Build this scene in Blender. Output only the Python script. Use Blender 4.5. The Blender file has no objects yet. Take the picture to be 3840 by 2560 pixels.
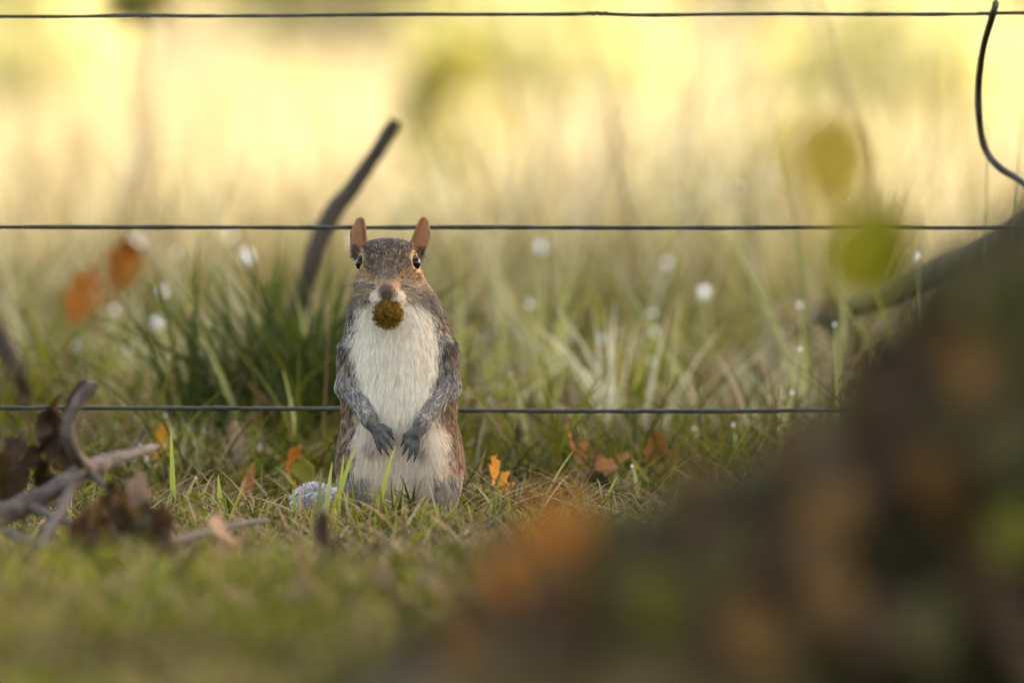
import bpy, math, random
import numpy as np
from mathutils import Vector, Matrix, noise as mnoise, kdtree

random.seed(7)
RNG = np.random.default_rng(7)
SC = bpy.context.scene
COL = SC.collection

# ------------------------------------------------------------------ camera, sky, sun, exposure
CAM_H, CAM_D, PITCH = 0.32, 8.0, 0.0241
cam_data = bpy.data.cameras.new('camera')
cam_data.lens = 400.0
cam_data.sensor_width = 36.0
cam_data.clip_start = 0.1
cam_data.clip_end = 2000.0
cam_data.dof.use_dof = True
cam_data.dof.focus_distance = 7.965
cam_data.dof.aperture_fstop = 6.3
cam = bpy.data.objects.new('camera', cam_data)
cam.location = (0, -CAM_D, CAM_H)
cam.rotation_euler = (math.pi / 2 - PITCH, 0, 0)
COL.objects.link(cam)
SC.camera = cam

SUN_EL = math.radians(40)
SUN_H = Vector((0.92, 0.39)).normalized()
SUN_DIR = Vector((SUN_H.x * math.cos(SUN_EL), SUN_H.y * math.cos(SUN_EL), math.sin(SUN_EL)))
world = bpy.data.worlds.new('World')
SC.world = world
world.use_nodes = True
wn = world.node_tree.nodes
sky = wn.new('ShaderNodeTexSky')
sky.sky_type = 'NISHITA'
sky.sun_disc = False
sky.sun_elevation = SUN_EL
sky.sun_rotation = math.atan2(SUN_DIR.x, SUN_DIR.y)
sky.air_density = 1.0
sky.dust_density = 3.0
sky.ozone_density = 1.0
world.node_tree.links.new(sky.outputs[0], wn['Background'].inputs[0])
wn['Background'].inputs[1].default_value = 0.12

sun_l = bpy.data.lights.new('sun', 'SUN')
sun_l.energy = 2.0
sun_l.angle = math.radians(0.6)
sun_l.color = (1.0, 0.975, 0.94)
sun = bpy.data.objects.new('sun', sun_l)
sun.rotation_euler = (-SUN_DIR).to_track_quat('-Z', 'Y').to_euler()
sun.location = (6, 2, 12)
COL.objects.link(sun)

vs = SC.view_settings
vs.view_transform = 'Standard'
vs.look = 'None'
vs.gamma = 1.0
vs.exposure = 3.12
vs.use_curve_mapping = False
vs.use_white_balance = True
vs.white_balance_temperature = 8600
vs.white_balance_tint = 16

cy = SC.cycles
cy.use_denoising = True
cy.max_bounces = 8
cy.diffuse_bounces = 4
cy.glossy_bounces = 3
cy.transmission_bounces = 6
cy.transparent_max_bounces = 6
cy.sample_clamp_indirect = 6.0
cy.caustics_reflective = False
cy.caustics_refractive = False
SC.cycles_curves.shape = 'RIBBONS'
SC.cycles_curves.subdivisions = 2

K = 36.0 / 400.0 / 3840.0           # radians per photograph pixel
def at(px, py, d):
    """world point seen at photograph pixel (px, py), d metres in front of the camera (along y)"""
    u, v = (px - 1920) * K, (1280 - py) * K
    dy = math.cos(PITCH) + v * math.sin(PITCH)
    dz = -math.sin(PITCH) + v * math.cos(PITCH)
    t = d / dy
    return Vector((u * t, -CAM_D + d, CAM_H + dz * t))

# ------------------------------------------------------------------ helpers
def tag(o, label=None, cat=None, group=None, kind=None):
    if label: o['label'] = label
    if cat: o['category'] = cat
    if group: o['group'] = group
    if kind: o['kind'] = kind
    return o

def link(name, data, parent=None, mat=None):
    o = bpy.data.objects.new(name, data)
    COL.objects.link(o)
    if parent is not None: o.parent = parent
    if mat is not None and data is not None: data.materials.append(mat)
    return o

def empty(name, loc=(0, 0, 0)):
    o = bpy.data.objects.new(name, None)
    o.location = loc
    o.empty_display_size = 0.02
    COL.objects.link(o)
    return o

def mesh_np(name, V, F, smooth=True, col=None):
    """V (n,3), F (m,k) all faces with k corners; col (n,3) point colours"""
    V = np.asarray(V, np.float32); F = np.asarray(F, np.int32)
    me = bpy.data.meshes.new(name)
    m, k = F.shape
    me.vertices.add(len(V)); me.vertices.foreach_set('co', V.ravel())
    me.loops.add(m * k); me.loops.foreach_set('vertex_index', F.ravel())
    me.polygons.add(m)
    me.polygons.foreach_set('loop_start', np.arange(0, m * k, k, dtype=np.int32))
    if smooth: me.polygons.foreach_set('use_smooth', np.ones(m, bool))
    me.update(calc_edges=True)
    me.validate()
    if col is not None:
        a = me.attributes.new('Col', 'FLOAT_COLOR', 'POINT')
        c = np.ones((len(V), 4), np.float32); c[:, :3] = col
        a.data.foreach_set('color', c.ravel())
    return me

def spline(pts, n):
    """Catmull-Rom through pts (k, m columns), n samples"""
    P = np.asarray(pts, float)
    if len(P) == 2:
        t = np.linspace(0, 1, n)[:, None]
        return P[0] * (1 - t) + P[1] * t
    Q = np.vstack([2 * P[0] - P[1], P, 2 * P[-1] - P[-2]])
    out = []
    for s in np.linspace(0, len(P) - 1 - 1e-6, n):
        i = int(s); t = s - i
        a, b, c, d = Q[i:i + 4]
        out.append(0.5 * (2 * b + (c - a) * t + (2 * a - 5 * b + 4 * c - d) * t * t + (3 * b - a - 3 * c + d) * t ** 3))
    return np.array(out)

def tube(pts, radii, sides=8, n=None, rough=0.0, freq=60.0, seed=0):
    """tapered capped tube through pts; returns V, F (quads)"""
    P = np.asarray([list(p) for p in pts], float)
    R = np.asarray(radii, float)
    if n:
        PR = spline(np.hstack([P, R[:, None]]), n)
        P, R = PR[:, :3], np.maximum(PR[:, 3], 1e-5)
    T = np.gradient(P, axis=0)
    T /= np.linalg.norm(T, axis=1)[:, None] + 1e-12
    up = np.array([0.13, 0.31, 0.94])
    if abs(T[0] @ up) > 0.9: up = np.array([1, 0.1, 0.0])
    V = []
    for i in range(len(P)):
        a = np.cross(T[i], up); a /= np.linalg.norm(a); b = np.cross(a, T[i])
        for j in range(sides):
            t = 2 * math.pi * j / sides
            dirv = a * math.cos(t) + b * math.sin(t)
            r = R[i]
            if rough:
                q = P[i] + dirv * r
                r *= 1 + rough * mnoise.noise(Vector(q * freq) + Vector((seed, 0, 0))) + 0.5 * rough * mnoise.noise(Vector(q * freq * 2.7) + Vector((seed, 5, 0)))
            V.append(P[i] + dirv * r)
    F = []
    for i in range(len(P) - 1):
        for j in range(sides):
            k = (j + 1) % sides
            F.append((i * sides + j, i * sides + k, (i + 1) * sides + k, (i + 1) * sides + j))
    V = list(V)
    c0 = len(V); V.append(P[0]); c1 = len(V); V.append(P[-1])
    e = (len(P) - 1) * sides
    for j in range(0, sides, 2):
        F.append((c0, (j + 2) % sides, (j + 1) % sides, j))
        F.append((c1, e + j, e + (j + 1) % sides, e + (j + 2) % sides))
    return np.array(V), np.array(F)

def join(parts):
    V, F, o = [], [], 0
    for v, f in parts:
        V.append(v); F.append(np.asarray(f) + o); o += len(v)
    return np.vstack(V), np.vstack(F)

# ------------------------------------------------------------------ materials
def new_mat(name):
    m = bpy.data.materials.new(name); m.use_nodes = True
    nt = m.node_tree
    return m, nt, nt.nodes, nt.links, nt.nodes['Principled BSDF']

def rgba(c): return (c[0], c[1], c[2], 1)

def ramp(nd, stops):
    r = nd.new('ShaderNodeValToRGB')
    e = r.color_ramp.elements
    e[0].position, e[0].color = stops[0][0], rgba(stops[0][1])
    e[1].position, e[1].color = stops[-1][0], rgba(stops[-1][1])
    for p, c in stops[1:-1]:
        x = e.new(p); x.color = rgba(c)
    return r

def noise_mat(name, stops, scale=20, detail=6, rough=0.8, bump=0.3, bump_scale=None, dist=0.002, spec=0.3, coords='Object', stretch=(1, 1, 1)):
    m, nt, nd, lk, bs = new_mat(name)
    tc = nd.new('ShaderNodeTexCoord'); mp = nd.new('ShaderNodeMapping')
    mp.inputs['Scale'].default_value = stretch
    lk.new(tc.outputs[coords], mp.inputs[0])
    n = nd.new('ShaderNodeTexNoise'); n.inputs['Scale'].default_value = scale; n.inputs['Detail'].default_value = detail
    n.inputs['Roughness'].default_value = 0.65
    lk.new(mp.outputs[0], n.inputs[0])
    r = ramp(nd, stops); lk.new(n.outputs[0], r.inputs[0]); lk.new(r.outputs[0], bs.inputs['Base Color'])
    bs.inputs['Roughness'].default_value = rough
    bs.inputs['Specular IOR Level'].default_value = spec
    if bump:
        n2 = nd.new('ShaderNodeTexNoise'); n2.inputs['Scale'].default_value = bump_scale or scale * 3; n2.inputs['Detail'].default_value = 5
        lk.new(mp.outputs[0], n2.inputs[0])
        b = nd.new('ShaderNodeBump'); b.inputs['Strength'].default_value = bump; b.inputs['Distance'].default_value = dist
        lk.new(n2.outputs[0], b.inputs['Height']); lk.new(b.outputs[0], bs.inputs['Normal'])
    return m

def attr_mat(name, rough=0.45, spec=0.4, trans=0.35, trans_gain=1.0):
    """colour from the point attribute 'Col', part of the light shining through"""
    m, nt, nd, lk, bs = new_mat(name)
    a = nd.new('ShaderNodeAttribute'); a.attribute_name = 'Col'
    lk.new(a.outputs['Color'], bs.inputs['Base Color'])
    bs.inputs['Roughness'].default_value = rough
    bs.inputs['Specular IOR Level'].default_value = spec
    if trans:
        t = nd.new('ShaderNodeBsdfTranslucent'); mx = nd.new('ShaderNodeMixShader')
        lk.new(a.outputs['Color'], t.inputs[0])
        mx.inputs[0].default_value = trans
        lk.new(bs.outputs[0], mx.inputs[1]); lk.new(t.outputs[0], mx.inputs[2])
        lk.new(mx.outputs[0], nd['Material Output'].inputs[0])
    return m

def leaf_mat(name, c0, c1, trans=0.35, rough=0.5):
    m, nt, nd, lk, bs = new_mat(name)
    tc = nd.new('ShaderNodeTexCoord')
    oi = nd.new('ShaderNodeObjectInfo')
    ad = nd.new('ShaderNodeVectorMath'); ad.operation = 'ADD'
    lk.new(tc.outputs['Object'], ad.inputs[0]); lk.new(oi.outputs['Location'], ad.inputs[1])
    n = nd.new('ShaderNodeTexNoise'); n.inputs['Scale'].default_value = 55; n.inputs['Detail'].default_value = 6
    lk.new(ad.outputs[0], n.inputs[0])
    r = ramp(nd, [(0.3, c0), (0.7, c1)]); lk.new(n.outputs[0], r.inputs[0])
    lk.new(r.outputs[0], bs.inputs['Base Color'])
    bs.inputs['Roughness'].default_value = rough
    bs.inputs['Specular IOR Level'].default_value = 0.1
    b = nd.new('ShaderNodeBump'); b.inputs['Strength'].default_value = 0.4; b.inputs['Distance'].default_value = 0.001
    lk.new(n.outputs[0], b.inputs['Height']); lk.new(b.outputs[0], bs.inputs['Normal'])
    t = nd.new('ShaderNodeBsdfTranslucent'); mx = nd.new('ShaderNodeMixShader'); mx.inputs[0].default_value = trans
    lk.new(r.outputs[0], t.inputs[0]); lk.new(bs.outputs[0], mx.inputs[1]); lk.new(t.outputs[0], mx.inputs[2])
    lk.new(mx.outputs[0], nd['Material Output'].inputs[0])
    return m

M = {}
M['grass'] = attr_mat('grass_blade_green', 0.55, 0.06, 0.3)
M['foliage'] = attr_mat('foliage', 0.5, 0.3, 0.5)
M['bark'] = noise_mat('bark', [(0.3, (0.035, 0.026, 0.018)), (0.55, (0.075, 0.056, 0.038)), (0.75, (0.12, 0.095, 0.07))], 9, 8, 0.85, 0.8, 30, 0.02, stretch=(3, 3, 0.6))
M['dead_wood'] = noise_mat('dead_wood', [(0.32, (0.018, 0.012, 0.008)), (0.52, (0.07, 0.05, 0.037)), (0.7, (0.15, 0.115, 0.092))], 70, 7, 0.75, 0.6, 220, 0.001)
M['dark_wood'] = noise_mat('dark_wood', [(0.3, (0.014, 0.01, 0.006)), (0.7, (0.06, 0.042, 0.025))], 60, 7, 0.8, 0.6, 200, 0.001)
M['limb'] = noise_mat('mossy_limb', [(0.35, (0.05, 0.04, 0.018)), (0.55, (0.1, 0.085, 0.04)), (0.72, (0.16, 0.13, 0.07))], 50, 6, 0.9, 0.6, 160, 0.002, spec=0.1)
M['wire'] = noise_mat('fence_wire', [(0.35, (0.02, 0.021, 0.015)), (0.7, (0.055, 0.057, 0.043))], 90, 6, 0.6, 0.3, 300, 0.0005, spec=0.3)
M['wire'].node_tree.nodes['Principled BSDF'].inputs['Metallic'].default_value = 0.35
M['leaf_orange'] = leaf_mat('leaf_orange', (0.22, 0.085, 0.02), (0.36, 0.155, 0.04))
M['leaf_brown'] = leaf_mat('leaf_brown', (0.024, 0.014, 0.005), (0.075, 0.042, 0.014), 0.2)
M['leaf_rust'] = leaf_mat('leaf_rust', (0.25, 0.078, 0.01), (0.42, 0.155, 0.025), 0.35)
M['leaf_russet'] = leaf_mat('leaf_russet', (0.08, 0.036, 0.008), (0.16, 0.078, 0.018), 0.2)
M['leaf_umber'] = leaf_mat('leaf_umber', (0.08, 0.055, 0.026), (0.17, 0.115, 0.055), 0.25)
M['leaf_tan'] = leaf_mat('leaf_tan', (0.2, 0.11, 0.065), (0.36, 0.22, 0.14), 0.25)
M['leaf_dark'] = leaf_mat('leaf_dark', (0.018, 0.011, 0.007), (0.075, 0.036, 0.015), 0.12)
M['leaf_olive'] = leaf_mat('leaf_olive', (0.04, 0.034, 0.01), (0.1, 0.078, 0.022), 0.3)
M['leaf_yellow'] = leaf_mat('leaf_yellow', (0.45, 0.3, 0.04), (0.6, 0.42, 0.07), 0.4)
M['leaf_amber'] = leaf_mat('leaf_amber', (0.5, 0.2, 0.02), (0.62, 0.3, 0.03), 0.4)
M['leaf_lime'] = leaf_mat('leaf_lime', (0.34, 0.32, 0.04), (0.46, 0.42, 0.06), 0.5)
M['leaf_green'] = leaf_mat('leaf_green', (0.1, 0.105, 0.012), (0.19, 0.175, 0.02), 0.4)

# ground: soil, moss and dead thatch near the fence; pale dry meadow beyond
def ground_mat():
    m, nt, nd, lk, bs = new_mat('ground')
    tc = nd.new('ShaderNodeTexCoord')
    n1 = nd.new('ShaderNodeTexNoise'); n1.inputs['Scale'].default_value = 22; n1.inputs['Detail'].default_value = 8
    lk.new(tc.outputs['Object'], n1.inputs[0])
    near = ramp(nd, [(0.3, (0.012, 0.011, 0.004)), (0.5, (0.03, 0.026, 0.009)), (0.7, (0.07, 0.052, 0.02))])  # soil colour darkened so gaps between blades look shadowed
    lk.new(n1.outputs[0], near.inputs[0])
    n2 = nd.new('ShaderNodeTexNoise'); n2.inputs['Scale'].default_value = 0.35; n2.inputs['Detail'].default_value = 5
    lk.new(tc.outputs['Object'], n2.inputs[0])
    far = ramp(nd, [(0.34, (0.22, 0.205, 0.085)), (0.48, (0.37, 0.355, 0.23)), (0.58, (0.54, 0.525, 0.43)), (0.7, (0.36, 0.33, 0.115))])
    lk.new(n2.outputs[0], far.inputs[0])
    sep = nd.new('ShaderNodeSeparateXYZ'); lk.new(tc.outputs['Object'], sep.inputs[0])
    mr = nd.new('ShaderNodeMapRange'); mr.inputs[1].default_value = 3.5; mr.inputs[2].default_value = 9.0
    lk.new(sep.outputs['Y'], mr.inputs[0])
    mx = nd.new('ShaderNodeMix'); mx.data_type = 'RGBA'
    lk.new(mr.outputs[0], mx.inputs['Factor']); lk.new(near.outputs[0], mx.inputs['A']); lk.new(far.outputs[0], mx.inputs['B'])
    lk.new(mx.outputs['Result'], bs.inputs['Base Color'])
    bs.inputs['Roughness'].default_value = 0.95; bs.inputs['Specular IOR Level'].default_value = 0.1
    b = nd.new('ShaderNodeBump'); b.inputs['Strength'].default_value = 0.6; b.inputs['Distance'].default_value = 0.01
    lk.new(n1.outputs[0], b.inputs['Height']); lk.new(b.outputs[0], bs.inputs['Normal'])
    return m
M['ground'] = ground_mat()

# ------------------------------------------------------------------ ground
def ground_z(x, y):
    f = np.clip((np.asarray(y, float) + 9) / 4, 0, 1)
    z = 0.006 * np.sin(x * 9 + 1.3 * np.sin(y * 5)) * np.sin(y * 7 + x * 3) + 0.004 * np.sin(x * 23 + y * 17)
    far = np.clip((np.asarray(y, float) - 8) / 40, 0, 1)
    return z * f - 0.004 + 0.0 * far

def build_ground():
    xs = np.unique(np.concatenate([np.linspace(-400, -6, 14), np.linspace(-6, -1.2, 24), np.linspace(-1.2, 1.2, 80), np.linspace(1.2, 6, 24), np.linspace(6, 400, 14)]))
    ys = np.unique(np.concatenate([np.linspace(-60, -6, 14), np.linspace(-6, 4, 220), np.linspace(4, 20, 80), np.linspace(20, 600, 30)]))
    X, Y = np.meshgrid(xs, ys)
    Z = ground_z(X, Y)
    V = np.stack([X, Y, Z], -1).reshape(-1, 3)
    nx = len(xs)
    i, j = np.meshgrid(np.arange(nx - 1), np.arange(len(ys) - 1))
    a = (j * nx + i).ravel()
    F = np.stack([a, a + 1, a + nx + 1, a + nx], 1)
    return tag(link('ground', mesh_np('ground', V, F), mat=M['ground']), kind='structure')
build_ground()

# ------------------------------------------------------------------ grass (one strip of quads per blade)
def blades(x, y, h, w, col, lean, curve, levels=5, z0=None, tipcol=None):
    """vectorised tapered blades; all arrays length n; returns V, F, C"""
    n = len(x)
    az = RNG.uniform(0, 2 * np.pi, n)          # lean direction
    rot = RNG.uniform(0, 2 * np.pi, n)         # blade facing
    if z0 is None: z0 = ground_z(x, y) - 0.003
    V = np.zeros((n, levels, 2, 3), np.float32)
    C = np.zeros((n, levels, 2, 3), np.float32)
    for k in range(levels):
        t = k / (levels - 1)
        off = h * (lean * t + curve * t * t)
        zz = h * (t - 0.45 * curve * t ** 3)
        cx = x + np.cos(az) * off; cyy = y + np.sin(az) * off; cz = z0 + zz
        ww = w * (1 - t ** 1.8) * 0.5 * (0.75 + 0.5 * min(t * 3, 1)) + 0.00012
        for s, sg in ((0, -1), (1, 1)):
            V[:, k, s, 0] = cx + sg * np.cos(rot) * ww
            V[:, k, s, 1] = cyy + sg * np.sin(rot) * ww
            V[:, k, s, 2] = cz
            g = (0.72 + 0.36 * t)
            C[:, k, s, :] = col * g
    base = np.arange(n) * levels * 2
    F = []
    for k in range(levels - 1):
        F.append(np.stack([base + 2 * k, base + 2 * k + 1, base + 2 * k + 3, base + 2 * k + 2], 1))
    return V.reshape(-1, 3), np.concatenate(F), C.reshape(-1, 3)

GREENS = np.array([(0.082, 0.102, 0.006), (0.125, 0.138, 0.008), (0.185, 0.178, 0.014), (0.043, 0.066, 0.007), (0.235, 0.212, 0.026)])
STRAWS = np.array([(0.24, 0.165, 0.075), (0.18, 0.11, 0.05), (0.34, 0.26, 0.13), (0.11, 0.068, 0.03), (0.28, 0.185, 0.09)])
PALES = np.array([(0.4, 0.38, 0.24), (0.45, 0.43, 0.24), (0.32, 0.31, 0.16), (0.47, 0.44, 0.3)])

GREENS = GREENS * 0.92; STRAWS = STRAWS * 0.95

def pick(pal, n):
    c = pal[RNG.integers(0, len(pal), n)]
    return c * RNG.uniform(0.75, 1.25, (n, 1))

def wedge(n, d0, d1, margin):
    """n points over the strip of ground the lens looks along, with a margin either side"""
    d = np.sqrt(RNG.uniform(d0 * d0, d1 * d1, n))
    hw = 0.047 * d + margin
    return RNG.uniform(-1, 1, n) * hw, d - CAM_D

def patch(x, y, s, seed):
    return np.array([mnoise.noise(Vector((a * s + seed, b * s * 0.8, seed * 0.37))) for a, b in zip(x, y)])

def grass_obj(name, sets, label):
    V, F, C, o = [], [], [], 0
    for v, f, c in sets:
        V.append(v); F.append(f + o); C.append(c); o += len(v)
    me = mesh_np(name, np.vstack(V), np.vstack(F), True, np.vstack(C))
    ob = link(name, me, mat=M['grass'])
    return tag(ob, label, 'grass', kind='stuff')

SQ_X = (1490 - 1920) * K * CAM_D         # squirrel stands here, y = 0
def keep_clear(x, y):
    """no blades growing through the squirrel's body"""
    return ~(((x - SQ_X - 0.0) / 0.046) ** 2 + ((y - 0.005) / 0.05) ** 2 < 1)

def mown(x, y):
    """turf nibbled low in front of the squirrel"""
    f = np.exp(-((x - SQ_X - 0.0 + 0.02) / 0.13) ** 2) * (y < 0.1) * np.clip((y + 1.1) / 0.4, 0, 1)
    return 1 - 0.58 * f

def lawn():
    sets = []
    # short turf
    for n, d0, d1, mg, hm in ((56000, 5.0, 9.6, 0.0, 1.0), (26000, 5.0, 9.6, 0.45, 1.0)):
        x, y = wedge(n, d0, d1, mg)
        k = keep_clear(x, y); x, y = x[k], y[k]; n = len(x)
        p = patch(x, y, 3.1, 1.0)
        h = RNG.gamma(5, 0.0030, n) * (1 + 0.6 * p) * hm + 0.004
        h = h * mown(x, y)
        w = RNG.uniform(0.0012, 0.0026, n)
        dead = RNG.random(n) < (0.14 + 0.4 * np.clip(-p, 0, 1))
        c = np.where(dead[:, None], pick(STRAWS, n) * 0.8, pick(GREENS, n) * 0.9) * np.clip(1 + 0.5 * p + 1.0 * patch(x, y, 5.5, 31.0) + 0.9 * patch(x, y, 1.9, 57.0), 0.2, 2.0)[:, None]
        sets.append(blades(x, y, h, w, c, RNG.uniform(0.05, 0.5, n), RNG.uniform(0, 0.7, n)))
    # slightly longer blades round the squirrel's feet
    n = 700
    x = SQ_X + RNG.uniform(-0.16, 0.16, n); y = RNG.uniform(-0.3, -0.052, n)
    dead = RNG.random(n) < 0.3
    sets.append(blades(x, y, RNG.gamma(5, 0.0033, n) + 0.004, RNG.uniform(0.0014, 0.003, n), np.where(dead[:, None], pick(STRAWS, n), pick(GREENS, n) * 1.15), RNG.uniform(0.05, 0.5, n), RNG.uniform(0, 0.7, n)))
    # small tussocks, each of one tone
    nc, per = 1500, 16
    cx, cyy = wedge(nc, 5.2, 8.6, 0.05)
    tone = np.concatenate([GREENS * 1.2, GREENS * 0.55, STRAWS * 0.9])[RNG.integers(0, 15, nc)] * RNG.uniform(0.7, 1.25, (nc, 1))
    x = (cx[:, None] + RNG.normal(0, 0.012, (nc, per))).ravel(); y = (cyy[:, None] + RNG.normal(0, 0.012, (nc, per))).ravel()
    h = np.repeat(RNG.gamma(4, 0.0047, nc) + 0.005, per) * RNG.uniform(0.6, 1.2, nc * per); tc = np.repeat(tone, per, 0)
    h = h * mown(x, y)
    k = keep_clear(x, y); x, y, h, tc = x[k], y[k], h[k], tc[k]; n = len(x)
    sets.append(blades(x, y, h, RNG.uniform(0.0016, 0.0036, n), tc, RNG.uniform(0.05, 0.6, n), RNG.uniform(0, 0.8, n)))
    # coarse plantain-like leaves plus dark-coloured blades imitating shaded gaps in the near turf
    for n, pal in ((70, GREENS * 1.5), (80, GREENS * 0.35), (60, STRAWS * 1.1), (60, STRAWS * 0.3)):
        x, y = wedge(n, 5.4, 7.6, 0.02)
        sets.append(blades(x, y, RNG.uniform(0.02, 0.05, n), RNG.uniform(0.006, 0.014, n), pick(pal, n), RNG.uniform(0.2, 0.9, n), RNG.uniform(0.1, 0.9, n), levels=7))
    # flat dead thatch in the turf
    n = 9000
    x, y = wedge(n, 5.0, 10.5, 0.05)
    k = keep_clear(x, y); x, y = x[k], y[k]; n = len(x)
    sets.append(blades(x, y, RNG.uniform(0.015, 0.05, n), RNG.uniform(0.001, 0.0022, n), pick(STRAWS, n), RNG.uniform(0.8, 2.2, n), RNG.uniform(0.2, 0.8, n)))
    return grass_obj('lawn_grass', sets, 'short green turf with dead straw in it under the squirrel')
lawn()

def rough_grass():
    sets = []
    # knee of the rough strip just behind the fence
    for n, d0, d1, mg, hm, strw in ((24000, 8.35, 10.2, 0.03, 0.034, 0.4), (30000, 9.8, 13.0, 0.05, 0.055, 0.45), (26000, 12.5, 18.0, 0.1, 0.085, 0.55), (9000, 8.6, 18.0, 1.0, 0.07, 0.5)):
        x, y = wedge(n, d0, d1, mg)
        p = patch(x, y, 1.7, 4.0)
        h = RNG.gamma(4, hm / 4, n) * (1 + 0.7 * p) + 0.01
        w = RNG.uniform(0.0014, 0.0038, n) * (1 + 0.3 * (d0 > 10))
        dead = RNG.random(n) < np.clip(strw - 0.5 * p, 0.08, 0.9)
        c = np.where(dead[:, None], pick(STRAWS, n), pick(GREENS, n)) * 0.58 if d0 < 12 else np.where(dead[:, None], pick(STRAWS, n) * 1.1, pick(PALES, n))  # nearer blades darkened in colour to suggest shade between clumps
        sets.append(blades(x, y, h, w, c, RNG.uniform(0.02, 0.5, n), RNG.uniform(0, 0.9, n)))
    # tussocks: each clump keeps one tone, the darkest painted as shaded gaps
    for nc, d0, d1, hm, per, spread in ((420, 8.45, 9.6, 0.035, 26, 0.016), (650, 8.9, 10.6, 0.06, 24, 0.015), (800, 9.8, 14.0, 0.075, 34, 0.024), (110, 9.2, 11.5, 0.085, 60, 0.03)):
        cx, cyy = wedge(nc, d0, d1, 0.08)
        tone = np.concatenate([GREENS * 1.3, GREENS * 0.35, STRAWS * 1.3, STRAWS * 0.5, PALES * 1.1])[RNG.integers(0, 24, nc) % 24] * RNG.uniform(0.6, 1.3, (nc, 1))
        hh = RNG.gamma(5, hm / 5, nc) + 0.012
        x = (cx[:, None] + RNG.normal(0, spread, (nc, per))).ravel(); y = (cyy[:, None] + RNG.normal(0, spread, (nc, per))).ravel()
        n = nc * per
        h = np.repeat(hh, per) * RNG.uniform(0.6, 1.25, n)
        sets.append(blades(x, y, h, RNG.uniform(0.002, 0.0048, n), np.repeat(tone, per, 0) * RNG.uniform(0.85, 1.15, (n, 1)), RNG.uniform(0.05, 0.7, n), RNG.uniform(0, 1.0, n)))
    # arching blades painted pale as if catching light, and dark stems between them
    for n, pal, w0, w1 in ((230, PALES * 1.25, 0.0022, 0.0042), (170, STRAWS * 0.35, 0.002, 0.004), (130, STRAWS * 1.5, 0.002, 0.004)):
        x, y = wedge(n, 8.55, 10.3, 0.05)
        sets.append(blades(x, y, RNG.uniform(0.035, 0.13, n), RNG.uniform(w0, w1, n), pick(pal, n), RNG.uniform(0.2, 1.1, n), RNG.uniform(0.3, 1.3, n), levels=8))
    # broad weed leaves and curled dead ones among the stalks
    for n, pal in ((90, STRAWS * 1.5), (110, GREENS * 0.3), (90, STRAWS * 0.3), (70, GREENS * 1.4), (60, PALES * 1.3)):
        x, y = wedge(n, 8.9, 10.6, 0.05)
        sets.append(blades(x, y, RNG.uniform(0.03, 0.12, n), RNG.uniform(0.006, 0.013, n), pick(pal, n), RNG.uniform(0.1, 0.9, n), RNG.uniform(0.1, 1.2, n), levels=8))
    # thin dry stems reaching up past the middle wire
    n = 650
    x, y = wedge(n, 9.3, 13.0, 0.1)
    sets.append(blades(x, y, RNG.uniform(0.14, 0.36, n), RNG.uniform(0.0014, 0.003, n), pick(np.vstack([STRAWS * 1.2, PALES, GREENS]), n), RNG.uniform(0.02, 0.5, n), RNG.uniform(0, 0.6, n), levels=8))
    # tall sparse flowering stalks that fade into the sunny meadow
    for n, d0, d1, h0, h1 in ((7500, 11.5, 22.0, 0.12, 0.4), (900, 10.0, 14.0, 0.1, 0.26), (850, 8.9, 10.8, 0.07, 0.2)):
        x, y = wedge(n, d0, d1, 0.25)
        p = patch(x * 3.2, y * 0.35, 1.1, 21.0)
        h = RNG.uniform(h0, h1, n) * np.clip(0.72 + 1.5 * p, 0.12, 1.7)
        c = np.where((RNG.random(n) < (0.45 if d1 > 12 else 0.6))[:, None], pick(STRAWS, n) * 1.1, pick(PALES if d1 > 15 else GREENS, n) * 1.0)
        sets.append(blades(x, y, h, RNG.uniform(0.0022, 0.005, n), c, RNG.uniform(0.0, 0.3, n), RNG.uniform(0, 0.45, n)))
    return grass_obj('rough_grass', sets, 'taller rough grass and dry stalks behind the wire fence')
rough_grass()

def meadow_grass():
    sets = []
    for n, d0, d1, h0, h1, w0 in ((16000, 16, 26, 0.08, 0.26, 0.005), (18000, 24, 50, 0.1, 0.32, 0.009), (9000, 45, 110, 0.15, 0.4, 0.03)):
        x, y = wedge(n, d0, d1, 0.6)
        p = patch(x, y, 0.5, 9.0)
        h = RNG.uniform(h0, h1, n) * (1 + 0.6 * p)
        c = np.where((RNG.random(n) < 0.25 + 0.4 * p)[:, None], pick(STRAWS, n) * 1.1, pick(PALES, n))
        sets.append(blades(x, y, h, RNG.uniform(0.6, 1.5, n) * w0, c, RNG.uniform(0.02, 0.35, n), RNG.uniform(0, 0.6, n), levels=4))
    return grass_obj('meadow_grass', sets, 'tall pale yellow meadow grass in sunshine far beyond the fence')
meadow_grass()

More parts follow.
